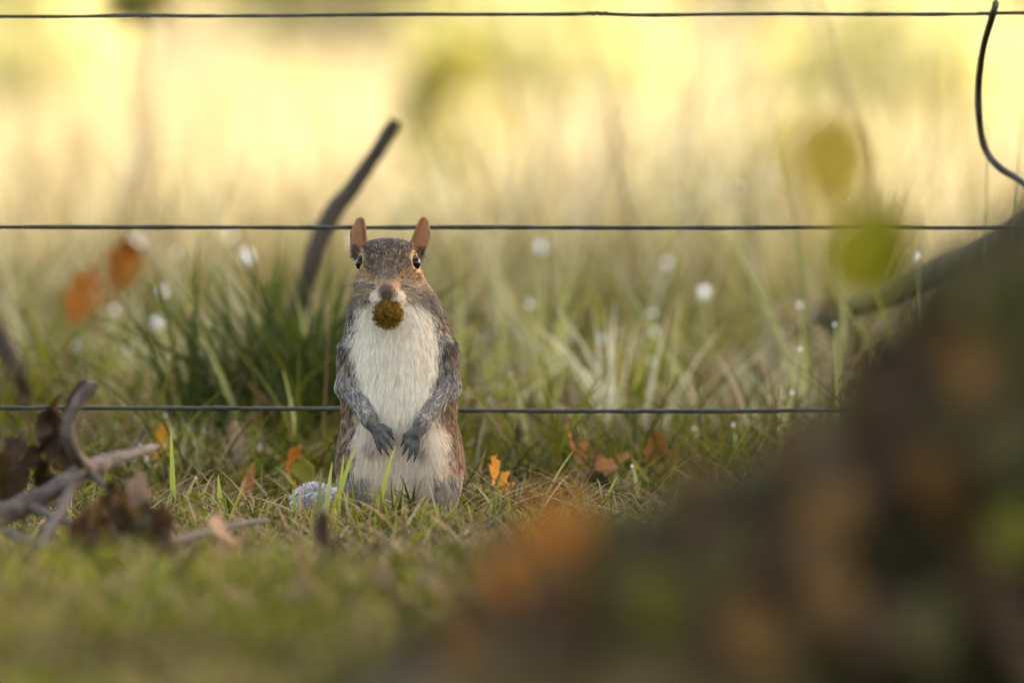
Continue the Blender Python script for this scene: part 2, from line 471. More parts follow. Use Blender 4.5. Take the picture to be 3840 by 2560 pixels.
# ------------------------------------------------------------------ trees and shrubs
def leaf_cloud(cent, rad, n, size, pal, clump=0.0, flat=0.6, nclump=60):
    """n diamond leaves through an ellipsoid, gathered in clumps; V,F,C"""
    cent = np.array(cent); rad = np.array(rad)
    q = RNG.normal(size=(nclump, 3)); q /= np.linalg.norm(q, axis=1)[:, None]
    q *= RNG.uniform(0.25, 1.0, (nclump, 1)) ** 0.5
    shade = RNG.uniform(0.8, 1.2, nclump)
    id_ = RNG.integers(0, nclump, n)
    p = q[id_] * (1 - 0.25) + RNG.normal(size=(n, 3)) * 0.15
    p = cent + p * rad
    u = RNG.normal(size=(n, 3)); u /= np.linalg.norm(u, axis=1)[:, None]
    v = np.cross(u, RNG.normal(size=(n, 3))); v /= np.linalg.norm(v, axis=1)[:, None]
    s = RNG.uniform(0.6, 1.4, (n, 1)) * size
    V = np.stack([p - u * s, p + v * s * flat, p + u * s, p - v * s * flat], 1).reshape(-1, 3)
    F = np.arange(n * 4).reshape(n, 4)
    C = np.repeat(pick(pal, n), 4, axis=0)
    return V, F, C

YEL = np.array([(0.43, 0.42, 0.17), (0.5, 0.49, 0.29), (0.4, 0.4, 0.2), (0.46, 0.43, 0.13)])
OLV = np.array([(0.2, 0.2, 0.035), (0.3, 0.27, 0.05), (0.15, 0.15, 0.03)])
GRN = np.array([(0.06, 0.085, 0.02), (0.09, 0.11, 0.025), (0.12, 0.12, 0.03)])

def shade_tree(loc, hgt, crown_r, label, pal=GRN, n=5200, size=0.2, trunk_r=0.16):
    t = empty('added_shade_tree', loc)  # out-of-view tree, added to keep the sun off the foreground
    tag(t, label, 'tree', 'unseen trees added to shade the fence')
    parts = [tube([(0, 0, -0.05), (0.05, 0.03, hgt * 0.35), (0, 0.1, hgt * 0.8)], [trunk_r * 1.5, trunk_r, trunk_r * 0.35], 10, 12, 0.1, 3)]
    for k in range(7):
        a = k * 2.4; z = hgt * (0.35 + 0.06 * k)
        parts.append(tube([(0, 0.04, z), (math.cos(a) * crown_r * 0.4, math.sin(a) * crown_r * 0.4, z + crown_r * 0.25), (math.cos(a) * crown_r * 0.75, math.sin(a) * crown_r * 0.75, z + crown_r * 0.5)], [trunk_r * 0.45, trunk_r * 0.25, 0.015], 6, 8, 0.1, 3))
    link('trunk', mesh_np('trunk', *join(parts)), t, M['bark'])
    V, F, C = leaf_cloud((0, 0, hgt * 0.68), (crown_r, crown_r, hgt * 0.36), n, size, pal, nclump=120)
    link('crown', mesh_np('crown', V, F, False, C), t, M['foliage'])
    return t

OFF = SUN_H / math.tan(SUN_EL)
for i, (ty, r) in enumerate(((-4.4, 3.0), (-0.1, 2.9), (3.4, 2.4))):
    zc = 6.2
    shade_tree((OFF.x * zc + 0.2, ty + OFF.y * zc, 0), 9.1, r, ('unseen green tree added to shade the stump end of the fence', 'unseen green tree added to shade the squirrel', 'unseen sparse tree added to dapple the meadow end of the shade')[i], n=(5200, 4800, 1500)[i])

def shrub(name, px, py_top, d, width, pal, label, n=900, size=0.03, stem=0.012, lean=0.0, low=0.15, cat='shrub', group=None, stems=4, wood='bark'):
    """leafy bush or sapling whose crown top is seen at py_top, growing d metres away"""
    top = at(px, py_top, d)
    t = empty(name, (top.x, top.y, 0)); h = top.z
    tag(t, label, cat, group)
    parts = []
    for k in range(stems):
        a = k * 2.4 + px; rr = width * 0.32
        parts.append(tube([(0.01 * math.cos(a), 0.01 * math.sin(a), -0.02), (lean * 0.4 + rr * 0.5 * math.cos(a), rr * 0.5 * math.sin(a), h * 0.5), (lean + rr * math.cos(a), rr * math.sin(a), h * 0.95)], [stem, stem * 0.7, stem * 0.25], 6, 8, 0.1, 20))
    link('trunk', mesh_np('trunk', *join(parts)), t, M[wood])
    V, F, C = leaf_cloud((lean * 0.7, 0, h * (low + 1) / 2), (width / 2, width / 2, h * (1 - low) / 2), n, size, pal, nclump=26)
    link('crown', mesh_np('crown', V, F, False, C), t, M['foliage'])
    return t

def far_planting():
    G = 'sunlit shrubs beyond the meadow'
    shrub('yellow_shrub', 20, -260, 30, 0.75, YEL, 'bright yellow shrub at the meadow edge past the forked dead branch', 900, 0.05, group=G)
    shrub('yellow_shrub', 980, 330, 34, 0.7, YEL, 'low yellow shrub glowing beyond the leaning stick', 500, 0.05, group=G)
    shrub('yellow_shrub', 2060, -200, 38, 1.0, YEL, 'pale yellow shrub behind the brown tree trunk', 900, 0.05, group=G)
    shrub('yellow_shrub', 3350, -150, 32, 0.9, YEL, 'wide yellow shrub far behind the bent stay wire', 1000, 0.05, group=G)
    shrub('olive_sapling', 1700, 60, 19, 0.2, OLV, 'olive sapling standing past the squirrel head', 260, 0.022, 0.006, group='saplings in the meadow', cat='sapling', stems=2)
    shrub('olive_sapling', 520, -150, 13.5, 0.12, OLV * 0.6, 'thin dark sapling with a leafy tip above the orange leaf', 90, 0.015, 0.005, group='saplings in the meadow', cat='sapling', low=0.8, stems=2)
    shrub('olive_sapling', 2960, 330, 17, 0.22, OLV, 'small olive sapling among dry stalks', 200, 0.018, 0.005, group='saplings in the meadow', cat='sapling', stems=3)
    # brown trunk with a broad foot
    b = at(2290, 300, 42)
    t = empty('far_tree', (b.x, b.y, 0)); tag(t, 'brown tree trunk standing in the bright meadow above the top wire', 'tree')
    V, F = tube([(0.12, 0, -0.05), (0.03, 0, 0.25), (0, 0, 0.6), (-0.1, 0, 2.2), (0, 0, 4.5)], [0.3, 0.2, 0.19, 0.17, 0.06], 10, 24, 0.12, 4)
    link('trunk', mesh_np('trunk', V, F), t, M['bark'])
    V, F, C = leaf_cloud((0, 0, 4.6), (1.8, 1.8, 1.8), 1400, 0.12, YEL, nclump=50)
    link('crown', mesh_np('crown', V, F, False, C), t, M['foliage'])
    # far hedge of autumn trees that closes the horizon
    labs = ('golden autumn tree in the far treeline with a wide crown', 'pale cream-yellow tree in the far treeline', 'tall yellow tree in the far treeline behind the trunk', 'golden bushy tree at the far end of the treeline', 'yellow-green tree in the far treeline', 'low straw-yellow bush in the far treeline', 'large golden tree in the far treeline')
    for k, (px, d, r, h) in enumerate(((-300, 95, 2.6, 6), (500, 110, 3.0, 7), (1350, 100, 2.4, 6), (2100, 115, 3.2, 8), (2900, 98, 2.6, 6.5), (3600, 108, 3.0, 7), (4400, 100, 2.8, 7))):
        b = at(px, 300, d)
        t = empty('autumn_tree', (b.x, b.y, 0)); tag(t, labs[k], 'tree', 'far treeline')
        V, F = tube([(0, 0, -0.1), (0, 0, h * 0.5), (0.1, 0, h * 0.9)], [0.14, 0.09, 0.02], 8, 8)
        link('trunk', mesh_np('trunk', V, F), t, M['bark'])
        V, F, C = leaf_cloud((0, 0, h * 0.5), (r, r, h * 0.52), 2600, 0.22, np.vstack([YEL, PALES * 1.2]), nclump=90)
        link('crown', mesh_np('crown', V, F, False, C), t, M['foliage'])
far_planting()

# tall dry stalks and bent stems between the fence and the meadow
def stalk(name, pts, w0, mat, label, cat='grass stem', group=None, seed=0):
    """pts: (px, py, d) list from the foot upward; foot goes to the ground"""
    P = [at(*p) for p in pts]
    foot = Vector((P[0].x, P[0].y, float(ground_z(P[0].x, P[0].y)) - 0.01))
    base = foot.copy()
    Q = [foot - base] + [p - base for p in P if p.z > foot.z + 0.02]
    rr = [w0 * (1 - 0.75 * i / (len(Q) - 1)) for i in range(len(Q))]
    V, F = tube(Q, rr, 6, 14, 0.15, 40, seed)
    o = link(name, mesh_np(name, V, F), mat=mat); o.location = base
    return tag(o, label, cat, group)

GS = 'bent dry stems rising behind the fence'
STEMS = ['thick bent brown stem arching up behind the yellow seedling leaf', 'thin brown stem beside the thick bent one', 'short brown stem next to the bent stay wire', 'straight pale brown stem by the stay wire',
         'dark upright stem under the thin leafy sapling', 'bent stem beyond the stick at the forked branch', 'curved stem beside the thin leafy sapling', 'stem slanting away from the leaning stick',
         'stem bending over with a dark tip below the brown trunk', 'stem curving up out of the small olive sapling']
M['stem'] = noise_mat('dry_stem', [(0.3, (0.16, 0.1, 0.045)), (0.7, (0.34, 0.24, 0.12))], 60, 5, 0.7, 0.2)
for k, p in enumerate([
    [(3290, 1100, 11.5), (3230, 600, 11.5), (3130, 260, 11.5), (3030, -60, 11.5)],
    [(3440, 1100, 12.0), (3380, 500, 12.0), (3330, 150, 12.0), (3290, -60, 12.0)],
    [(3560, 1100, 11.0), (3500, 600, 11), (3480, 150, 11.0)],
    [(3640, 1000, 13.0), (3620, 500, 13.0), (3600, -40, 13.0)],
    [(480, 1000, 14.0), (486, 500, 14.0), (500, -60, 14.0)],
    [(60, 1000, 13.0), (120, 600, 13.0), (110, 330, 13.0)],
    [(560, 1000, 15.0), (620, 560, 15.0), (600, 300, 15.0)],
    [(1120, 1000, 13.5), (1000, 800, 13.5), (830, 520, 13.5)],
    [(2330, 950, 10.5), (2305, 560, 10.5), (2270, 330, 10.5), (2225, 215, 10.5)],
    [(2740, 1000, 13.0), (2700, 600, 13.0), (2790, 190, 13.0)],
]):
    stalk('dry_stem', p, 0.0036 if k not in (0,) else 0.0075, M['stem'], STEMS[k], group=GS, seed=k)

# ------------------------------------------------------------------ fence
def wire_pts(row, d, ext=3.0):
    P = [at(px, py, d) for px, py in row]
    a, b = P[0], P[-1]
    return [Vector((a.x - ext, a.y + 0.02, a.z + 0.004)), Vector((a.x - 0.4, a.y, a.z))] + P + [Vector((b.x + 0.4, b.y, b.z)), Vector((b.x + ext, b.y + 0.02, b.z + 0.004))]

def build_fence():
    f = empty('wire_fence', (0, 0.17, 0))
    tag(f, 'wire netting fence of three dark horizontal wires behind the squirrel', 'fence')
    inv = Vector((0, 0.17, 0))
    rows = ([(0, 63), (540, 60), (900, 61), (1500, 55), (2100, 54), (2235, 51), (2420, 57), (2900, 53), (3260, 54), (3720, 53), (3840, 50)],
            [(0, 851), (700, 852), (1330, 853), (1800, 852), (2500, 854), (3200, 852), (3840, 855)],
            [(0, 1529), (700, 1530), (1260, 1533), (1740, 1538), (2300, 1541), (3100, 1539), (3840, 1536)])
    for k, r in enumerate(rows):
        P = [p - inv for p in wire_pts(r, 8.18)]
        V, F = tube(P, [0.0016 if k else 0.0014] * len(P), 8, 160, 0.25, 60, k)
        link('wire', mesh_np('wire', V, F), f, M['wire'])
    P = [at(*p) - inv for p in [(3745, -300, 8.16), (3737, -20, 8.17), (3722, 58, 8.17), (3690, 170, 8.24), (3672, 300, 8.3), (3672, 430, 8.32), (3692, 550, 8.33), (3745, 625, 8.32), (3850, 700, 8.3), (3950, 850, 8.2)]]
    V, F = tube(P, [0.0026] * len(P), 8, 60, 0.12, 50, 5)
    link('stay_wire', mesh_np('stay_wire', V, F), f, M['wire'])
    # knot where stay and top wire cross, and two spliced lumps on the top wire
    for px, py, L in ((3722, 55, 26), (2240, 52, 90), (545, 61, 60), (3260, 54, 40)):
        c = at(px, py, 8.18) - inv; h = L * K * 8.18 * 0.5
        pts = [c + Vector((h * s, 0.0012 * math.sin(s * 9), 0.0012 * math.cos(s * 9))) for s in np.linspace(-1, 1, 9)]
        V, F = tube(pts, [0.0009] * 9, 8, 30)
        link('knot', mesh_np('knot', V, F), f, M['wire'])
    for x in (-3.3, 3.3):
        V, F = tube([(x, 0.05, -0.3), (x, 0.05, 0.6), (x, 0.05, 1.1)], [0.05, 0.05, 0.048], 12, 10, 0.06, 8)
        link('post', mesh_np('post', V, F), f, M['dead_wood'])
build_fence()

# ------------------------------------------------------------------ fallen leaves
def leaf_mesh(name, L=0.06, W=0.04, lobes=3, curl=0.4, cup=0.5, seed=0, rows=19, cols=7, stalk_len=0.25):
    """lobed leaf, stalk at the origin, blade along +y, curled up at the rim; thin but solid"""
    rs = random.Random(seed)
    V, F = [], []
    ph = rs.uniform(-0.4, 0.4)
    for i in range(rows):
        t = i / (rows - 1)
        env = math.sin(math.pi * min(1, t ** 0.8)) ** 0.75 * (1 - 0.15 * t)
        for j in range(cols):
            s = j / (cols - 1) * 2 - 1
            lob = 1 - 0.42 * (0.5 + 0.5 * math.cos(2 * math.pi * (t * lobes + ph * (1 if s > 0 else -1)))) if lobes else 1.0
            w = W / 2 * env * lob * (1 + 0.1 * rs.uniform(-1, 1)) + 0.0004
            x = s * w
            y = t * L + abs(s) * w * 0.45
            z = cup * (abs(x) ** 1.5) * 6 + curl * L * (t - 0.3) ** 2 + 0.05 * L * mnoise.noise(Vector((x * 60, y * 60, seed * 3.7)))
            z += 0.18 * L * math.sin(3 * t + seed) * s * curl
            V.append((x, y, z))
    for i in range(rows - 1):
        for j in range(cols - 1):
            a = i * cols + j
            F.append((a, a + 1, a + cols + 1, a + cols))
    # second skin 0.3 mm below makes it a solid sheet
    n0 = len(V)
    V2 = [(x, y, z - 0.0003) for x, y, z in V]
    F2 = [(a + n0, d + n0, c + n0, b + n0) for a, b, c, d in F]
    ring = [j for j in range(cols)] + [i * cols + cols - 1 for i in range(1, rows)] + [(rows - 1) * cols + j for j in range(cols - 2, -1, -1)] + [i * cols for i in range(rows - 2, 0, -1)]
    side = [(ring[(k + 1) % len(ring)], ring[k], ring[k] + n0, ring[(k + 1) % len(ring)] + n0) for k in range(len(ring))]
    tv, tf = tube([(0, -stalk_len * L, 0.004), (0, -0.1 * L, 0.001), (0, 0.45 * L, -0.0002)], [0.0009, 0.0008, 0.0004], 6, 8)
    VV, FF = join([(np.array(V + V2), np.array(F + F2 + side)), (tv, tf)])
    return mesh_np(name, VV, FF)

def put_leaf(px, py, d, size, mat, rot, label, lobes=3, curl=0.5, cup=0.8, group=None, parent=None, name='fallen_leaf', wid=0.75, loc=None, ground=False, stalk_len=0.25):
    me = leaf_mesh(name, size, size * wid, lobes, curl, cup, seed=random.randint(0, 9999), stalk_len=stalk_len)
    o = link(name, me, parent, M[mat])
    p = loc if loc is not None else at(px, py, d)
    R = Matrix.Rotation(rot[2], 4, 'Z') @ Matrix.Rotation(rot[1], 4, 'Y') @ Matrix.Rotation(rot[0], 4, 'X')
    c = R @ Vector((0, size * 0.5, 0))
    o.location = Vector(p) - c
    o.rotation_euler = R.to_euler()
    if ground:
        zs = [(R @ v.co).z for v in me.vertices]
        o.location.z = float(ground_z(o.location.x, o.location.y)) + 0.004 - min(zs)
    if label: tag(o, label, 'leaf', group)
    return o

PI = math.pi
GL = 'fallen leaves in the grass'
def leaves_in_grass():
    # behind the fence
    put_leaf(300, 1120, 9.75, 0.055, 'leaf_rust', (1.25, 0.5, 0.35), 'large bright orange leaf standing in the grass by the fallen branch', 3, 0.5, 0.8, stalk_len=2.2, wid=0.85)
    put_leaf(470, 1010, 9.8, 0.05, 'leaf_rust', (1.35, 0.35, -0.3), 'second bright orange leaf just above the large one behind the fallen branch', 3, 0.5, 0.8, stalk_len=3.0, wid=0.85)
    put_leaf(2150, 1712, 8.42, 0.045, 'leaf_rust', (0.75, 0.2, 0.9), 'orange leaf tilted on the grass beside the squirrel', 3, 0.5, 0.8, wid=0.9)
    put_leaf(2290, 1755, 8.36, 0.036, 'leaf_orange', (0.4, 0.3, -0.8), 'reddish orange leaf lying flat next to the tilted orange one', 2, 0.4, 0.8)
    put_leaf(2470, 1745, 8.4, 0.038, 'leaf_orange', (1.0, -0.3, 0.5), 'tan orange curled leaf by a white grass tip', 2, 0.8, 1.3)
    put_leaf(2250, 1825, 8.2, 0.026, 'leaf_dark', (0.3, 0.6, 1.4), 'dark folded leaf under the reddish orange leaf', 0, 0.6, 1.4)
    put_leaf(1858, 1808, 8.24, 0.032, 'leaf_amber', (0.9, 0.1, 0.7), 'small amber yellow leaf right beside the squirrel hind leg', 3, 0.7, 1.0, wid=0.9)
    put_leaf(1095, 1730, 8.3, 0.022, 'leaf_rust', (1.2, 0.4, 0.3), 'small orange leaf on the tail side of the squirrel', 2, 0.6, 1.0)
    put_leaf(1135, 1780, 8.18, 0.022, 'leaf_green', (0.9, -0.4, 0.6), 'small green leaf beside the squirrel tail', 0, 0.5, 0.8, wid=0.9)
    put_leaf(590, 1640, 8.5, 0.045, 'leaf_amber', (1.35, 0.2, 0.5), 'narrow orange leaf upright behind the branch tip', 0, 0.3, 0.6, wid=0.32, ground=True)
    put_leaf(870, 1690, 8.5, 0.05, 'leaf_tan', (1.2, 0.1, 0.1), 'pale tan narrow leaf upright in the turf', 0, 0.3, 0.6, wid=0.35, ground=True)
    put_leaf(930, 1790, 8.25, 0.032, 'leaf_orange', (1.2, 0.2, -0.2), 'thin russet leaf standing in the turf', 0, 0.3, 0.6, wid=0.3, ground=True)
    put_leaf(380, 1600, 8.8, 0.05, 'leaf_brown', (0.4, 0.1, 0.9), 'brown leaf flat behind the branch fork', 2, 0.5, 0.8, ground=True)
    put_leaf(130, 1560, 9.0, 0.045, 'leaf_tan', (0.7, 0.1, 0.4), 'light tan leaf near the bottom wire', 2, 0.5, 0.8, ground=True)
    put_leaf(700, 1420, 10.0, 0.07, 'leaf_dark', (0.6, 0.4, 1.1), 'blackish leaf under the long pale blades', 2, 0.6, 0.8, ground=True)
    put_leaf(2690, 1330, 9.9, 0.055, 'leaf_green', (1.2, 0.3, 0.6), 'broad olive green leaf upright in the rough grass', 0, 0.4, 0.8, wid=0.8, ground=True)
    put_leaf(2400, 1590, 8.9, 0.05, 'leaf_brown', (0.5, 0.2, 1.9), 'brown leaf sunk in the grass by the stump', 2, 0.5, 0.8, ground=True)
    put_leaf(3180, 1340, 8.9, 0.05, 'leaf_brown', (0.9, 0.2, 0.9), 'brown leaf caught below the fallen log', 2, 0.5, 0.8, ground=True)
    # in front of the squirrel
    put_leaf(720, 1880, 7.85, 0.024, 'leaf_green', (1.1, 0.2, 0.2), 'bright lime green lobed leaf in the turf before the fence', 3, 0.5, 0.9, ground=True, wid=1.0)
    put_leaf(830, 2100, 7.2, 0.035, 'leaf_tan', (0.8, 0.2, 1.2), 'pinkish tan leaf in the turf in front of the curled leaf', 2, 0.4, 0.7, ground=True)
    put_leaf(1200, 2080, 7.2, 0.03, 'leaf_dark', (1.3, 0.1, 0.3), 'narrow dark leaf on edge in front of the squirrel', 0, 0.4, 1.2, wid=0.3, ground=True)
    put_leaf(1240, 2200, 6.9, 0.03, 'leaf_brown', (1.2, 0.1, 0.2), 'brown leaf on edge before the narrow dark one', 0, 0.4, 1.2, wid=0.35, ground=True)
    put_leaf(160, 2360, 6.4, 0.035, 'leaf_tan', (0.5, 0.1, 2.2), 'tan leaf in the blurred turf below the branch', 2, 0.4, 0.7, ground=True)
    put_leaf(1500, 2330, 6.5, 0.05, 'leaf_brown', (0.6, 0.1, 1.5), 'brown leaf in the turf beside the root', 2, 0.4, 0.7, ground=True)
    put_leaf(900, 2260, 6.7, 0.03, 'leaf_tan', (0.4, 0.2, 0.7), 'small tan leaf flat in front of the pinkish one', 2, 0.4, 0.7, ground=True)
leaves_in_grass()

# ------------------------------------------------------------------ forked dead branch with withered leaves (left)
def build_branch():
    d = 7.42
    base = at(0, 1940, d); base.z = 0
    t = empty('fallen_branch', base)
    tag(t, 'forked dead branch with withered brown leaves lying in the turf', 'branch')
    def L(*p): return at(*p) - base
    V, F = tube([L(-900, 2290, 7.25), L(-300, 2060, 7.35), L(0, 1935, 7.4), L(200, 1840, 7.42), L(330, 1762, 7.45), L(470, 1710, 7.5), L(590, 1675, 7.56)],
                [0.009, 0.0082, 0.0074, 0.0066, 0.0064, 0.0042, 0.0022], 12, 80, 0.26, 90, 1)
    link('stem', mesh_np('stem', V, F), t, M['dead_wood'])
    V, F = tube([L(345, 1760, 7.45), L(292, 1720, 7.43), L(258, 1640, 7.42), L(262, 1570, 7.42), L(300, 1500, 7.42), L(338, 1452, 7.42), L(372, 1436, 7.42)],
                [0.0052, 0.0046, 0.0042, 0.0038, 0.004, 0.0046, 0.0015], 12, 50, 0.28, 110, 2)
    link('side_twig', mesh_np('side_twig', V, F), t, M['dead_wood'])
    V, F = tube([L(275, 1800, 7.44), L(235, 1900, 7.36), L(175, 2010, 7.25), L(150, 2100, 7.18), L(150, 2160, 7.12)],
                [0.0042, 0.0036, 0.0034, 0.0034, 0.003], 10, 40, 0.2, 110, 3)
    link('side_twig', mesh_np('side_twig', V, F), t, M['dark_wood'])
    V, F = tube([L(390, 2000, 7.3), L(480, 2045, 7.25), L(620, 2030, 7.3), L(760, 2000, 7.4), L(900, 1965, 7.5), L(1000, 1950, 7.6)], [0.004, 0.0035, 0.0032, 0.003, 0.0025, 0.0015], 8, 40, 0.25, 110, 3)
    link('side_twig', mesh_np('side_twig', V, F), t, M['dark_wood'])
    def lf(px, py, dd, size, mat, rot, lobes=2, curl=0.8, cup=1.6, wid=0.7):
        o = put_leaf(px, py, dd, size, mat, rot, None, lobes, curl, cup, parent=t, name='withered_leaf', wid=wid)
        o.location -= base
        return o
    lf(205, 1640, 7.47, 0.036, 'leaf_dark', (1.45, 0.15, -0.3), 2, 0.9, 1.2, 0.75)
    lf(170, 1570, 7.47, 0.03, 'leaf_dark', (1.3, 0.5, 0.5), 2, 0.9, 1.4, 0.5)
    lf(275, 1500, 7.45, 0.03, 'leaf_dark', (1.45, 0.45, 0.2), 0, 0.5, 1.4, 0.28)
    lf(235, 1720, 7.48, 0.03, 'leaf_brown', (1.3, -0.3, 0.2), 2, 0.8, 1.1, 0.7)
    lf(10, 1800, 7.46, 0.042, 'leaf_brown', (1.3, -0.3, 0.6), 2, 0.9, 1.1, 0.8)
    lf(110, 1720, 7.47, 0.026, 'leaf_dark', (1.2, 0.8, 0.3), 2, 0.9, 1.1, 0.6)
    lf(400, 1945, 7.28, 0.036, 'leaf_brown', (0.95, 0.45, 0.8), 3, 1.2, 1.3, 0.8)
    lf(440, 1890, 7.33, 0.024, 'leaf_brown', (1.2, 0.1, -0.4), 2, 1.0, 1.2, 0.8)
    lf(520, 1915, 7.34, 0.034, 'leaf_tan', (0.7, 0.2, -1.2), 3, 1.2, 1.2, 0.7)
    lf(395, 2030, 7.2, 0.03, 'leaf_brown', (1.3, 0.2, -0.6), 2, 1.0, 1.3, 0.6)
    lf(520, 1840, 7.4, 0.02, 'leaf_brown', (1.2, 0.2, -0.9), 2, 1.0, 1.3, 0.6)
    for pts, r0 in (([(120, 1900, 7.4), (250, 1960, 7.3), (420, 2010, 7.22), (560, 2060, 7.15)], 0.003), ([(330, 1765, 7.45), (420, 1850, 7.36), (470, 1960, 7.25), (560, 2010, 7.2)], 0.0026),
                    ([(20, 1990, 7.3), (160, 2050, 7.2), (330, 2060, 7.16)], 0.003), ([(470, 1712, 7.5), (520, 1650, 7.52), (545, 1610, 7.52)], 0.0018)):
        V, F = tube([L(*p) for p in pts], list(np.linspace(r0, r0 * 0.4, len(pts))), 8, 26, 0.3, 120, r0 * 900)
        link('side_twig', mesh_np('side_twig', V, F), t, M['dark_wood'])
    lf(60, 1690, 7.48, 0.03, 'leaf_dark', (1.3, 0.6, -0.4), 2, 0.9, 1.3, 0.7)
    lf(150, 1800, 7.47, 0.026, 'leaf_brown', (1.2, -0.4, 0.9), 2, 1.0, 1.3, 0.6)
    lf(340, 1985, 7.24, 0.034, 'leaf_russet', (1.1, 0.3, -0.2), 3, 1.1, 1.3, 0.7)
    lf(450, 1975, 7.27, 0.03, 'leaf_russet', (0.9, -0.3, 0.7), 3, 1.1, 1.3, 0.8)
    lf(560, 1960, 7.3, 0.026, 'leaf_umber', (1.1, 0.2, -1.0), 2, 1.1, 1.3, 0.6)
    lf(390, 2105, 7.16, 0.045, 'leaf_dark', (1.1, 0.1, 0.3), 2, 0.9, 1.0, 0.9)  # from here on, large dark leaves put in for the shadow below the branch
    lf(560, 2095, 7.17, 0.045, 'leaf_dark', (1.1, 0.1, -0.3), 2, 0.9, 1.0, 0.9)
    lf(300, 2080, 7.2, 0.04, 'leaf_dark', (0.9, 0.2, 0.4), 2, 0.9, 1.0, 0.8)
    lf(480, 2045, 7.22, 0.05, 'leaf_dark', (1.2, 0.1, -0.8), 2, 0.9, 1.0, 0.8)
    lf(600, 2040, 7.24, 0.045, 'leaf_dark', (1.2, 0.1, 0.1), 2, 0.9, 1.0, 0.6)
    return t
build_branch()

# ------------------------------------------------------------------ sticks and log behind the fence
def build_sticks():
    d = 9.05
    base = at(900, 1650, d); base.z = 0
    P = [(960, 1790, 9.2), (1040, 1420, 9.1), (1150, 1050, 9.05), (1235, 820, 9.05), (1310, 720, 9.05), (1400, 590, 9.05), (1462, 490, 9.05), (1482, 452, 9.05)]
    V, F = tube([at(*p) - base for p in P], [0.0095, 0.0085, 0.0078, 0.0078, 0.0068, 0.0062, 0.006, 0.0052], 12, 60, 0.13, 80, 1)
    o = link('leaning_stick', mesh_np('leaning_stick', V, F), mat=M['dark_wood']); o.location = base
    tag(o, 'dark bare stick leaning up out of the grass behind the squirrel', 'stick')
    base = at(60, 1700, 9.0); base.z = 0
    P = [(170, 1740, 9.15), (90, 1480, 9.1), (20, 1300, 9.1), (-60, 1150, 9.1), (-160, 1020, 9.1)]
    V, F = tube([at(*p) - base for p in P], [0.009, 0.0075, 0.0075, 0.007, 0.004], 10, 40, 0.12, 80, 2)
    o = link('leaning_stick', mesh_np('leaning_stick', V, F), mat=M['dark_wood']); o.location = base
    tag(o, 'dark stick leaning away behind the forked dead branch', 'stick')
    # log
    base = at(3300, 1500, 9.3); base.z = 0
    P = [(2930, 1290, 9.75), (3050, 1205, 9.65), (3250, 1130, 9.5), (3450, 1060, 9.4), (3700, 965, 9.3), (3900, 850, 9.25), (4200, 600, 9.1)]
    P = [at(*p) - base for p in P]
    V, F = tube(P, [0.004, 0.008, 0.011, 0.013, 0.015, 0.018, 0.026], 14, 70, 0.16, 40, 3)
    t = empty('fallen_log', base); tag(t, 'mossy fallen limb sloping down into the rough grass behind the stump', 'log')
    link('limb', mesh_np('limb', V, F), t, M['limb'])
    V, F = tube([at(4200, 600, 9.1) - base, at(4500, 800, 8.9) - base, at(4700, 1900, 8.6) - base], [0.03, 0.034, 0.04], 12, 30, 0.16, 40, 4)
    link('limb_foot', mesh_np('limb_foot', V, F), t, M['mossbark'])
    V, F = tube([at(3120, 1150, 9.5) - base, at(3180, 1400, 9.4) - base, at(3200, 1760, 9.35) - base], [0.011, 0.009, 0.008], 8, 20, 0.16, 40, 5)
    link('broken_twig', mesh_np('broken_twig', V, F), t, M['mossbark'])

def moss_bark():
    m, nt, nd, lk, bs = new_mat('mossy_bark')
    tc = nd.new('ShaderNodeTexCoord')
    n1 = nd.new('ShaderNodeTexNoise'); n1.inputs['Scale'].default_value = 28; n1.inputs['Detail'].default_value = 8
    lk.new(tc.outputs['Object'], n1.inputs[0])
    br = ramp(nd, [(0.35, (0.004, 0.003, 0.0012)), (0.55, (0.014, 0.0105, 0.0035)), (0.72, (0.034, 0.025, 0.008))]); lk.new(n1.outputs[0], br.inputs[0])
    n2 = nd.new('ShaderNodeTexNoise'); n2.inputs['Scale'].default_value = 11; n2.inputs['Detail'].default_value = 4
    lk.new(tc.outputs['Object'], n2.inputs[0])
    ms = ramp(nd, [(0.6, (0, 0, 0)), (0.66, (1, 1, 1))]); lk.new(n2.outputs[0], ms.inputs[0])
    mx = nd.new('ShaderNodeMix'); mx.data_type = 'RGBA'
    n3 = nd.new('ShaderNodeTexNoise'); n3.inputs['Scale'].default_value = 7.5; n3.inputs['Detail'].default_value = 3
    lk.new(tc.outputs['Object'], n3.inputs[0])
    pt = ramp(nd, [(0.5, (0, 0, 0)), (0.6, (1, 1, 1))]); lk.new(n3.outputs[0], pt.inputs[0])
    mb = nd.new('ShaderNodeMix'); mb.data_type = 'RGBA'
    lk.new(pt.outputs[0], mb.inputs['Factor']); lk.new(br.outputs[0], mb.inputs['A']); mb.inputs['B'].default_value = (0.075, 0.05, 0.02, 1)
    lk.new(ms.outputs[0], mx.inputs['Factor']); lk.new(mb.outputs['Result'], mx.inputs['A']); mx.inputs['B'].default_value = (0.03, 0.033, 0.007, 1)
    lk.new(mx.outputs['Result'], bs.inputs['Base Color'])
    bs.inputs['Roughness'].default_value = 0.95; bs.inputs['Specular IOR Level'].default_value = 0.05
    b = nd.new('ShaderNodeBump'); b.inputs['Strength'].default_value = 0.8; b.inputs['Distance'].default_value = 0.008
    lk.new(n1.outputs[0], b.inputs['Height']); lk.new(b.outputs[0], bs.inputs['Normal'])
    return m
M['mossbark'] = moss_bark()
build_sticks()

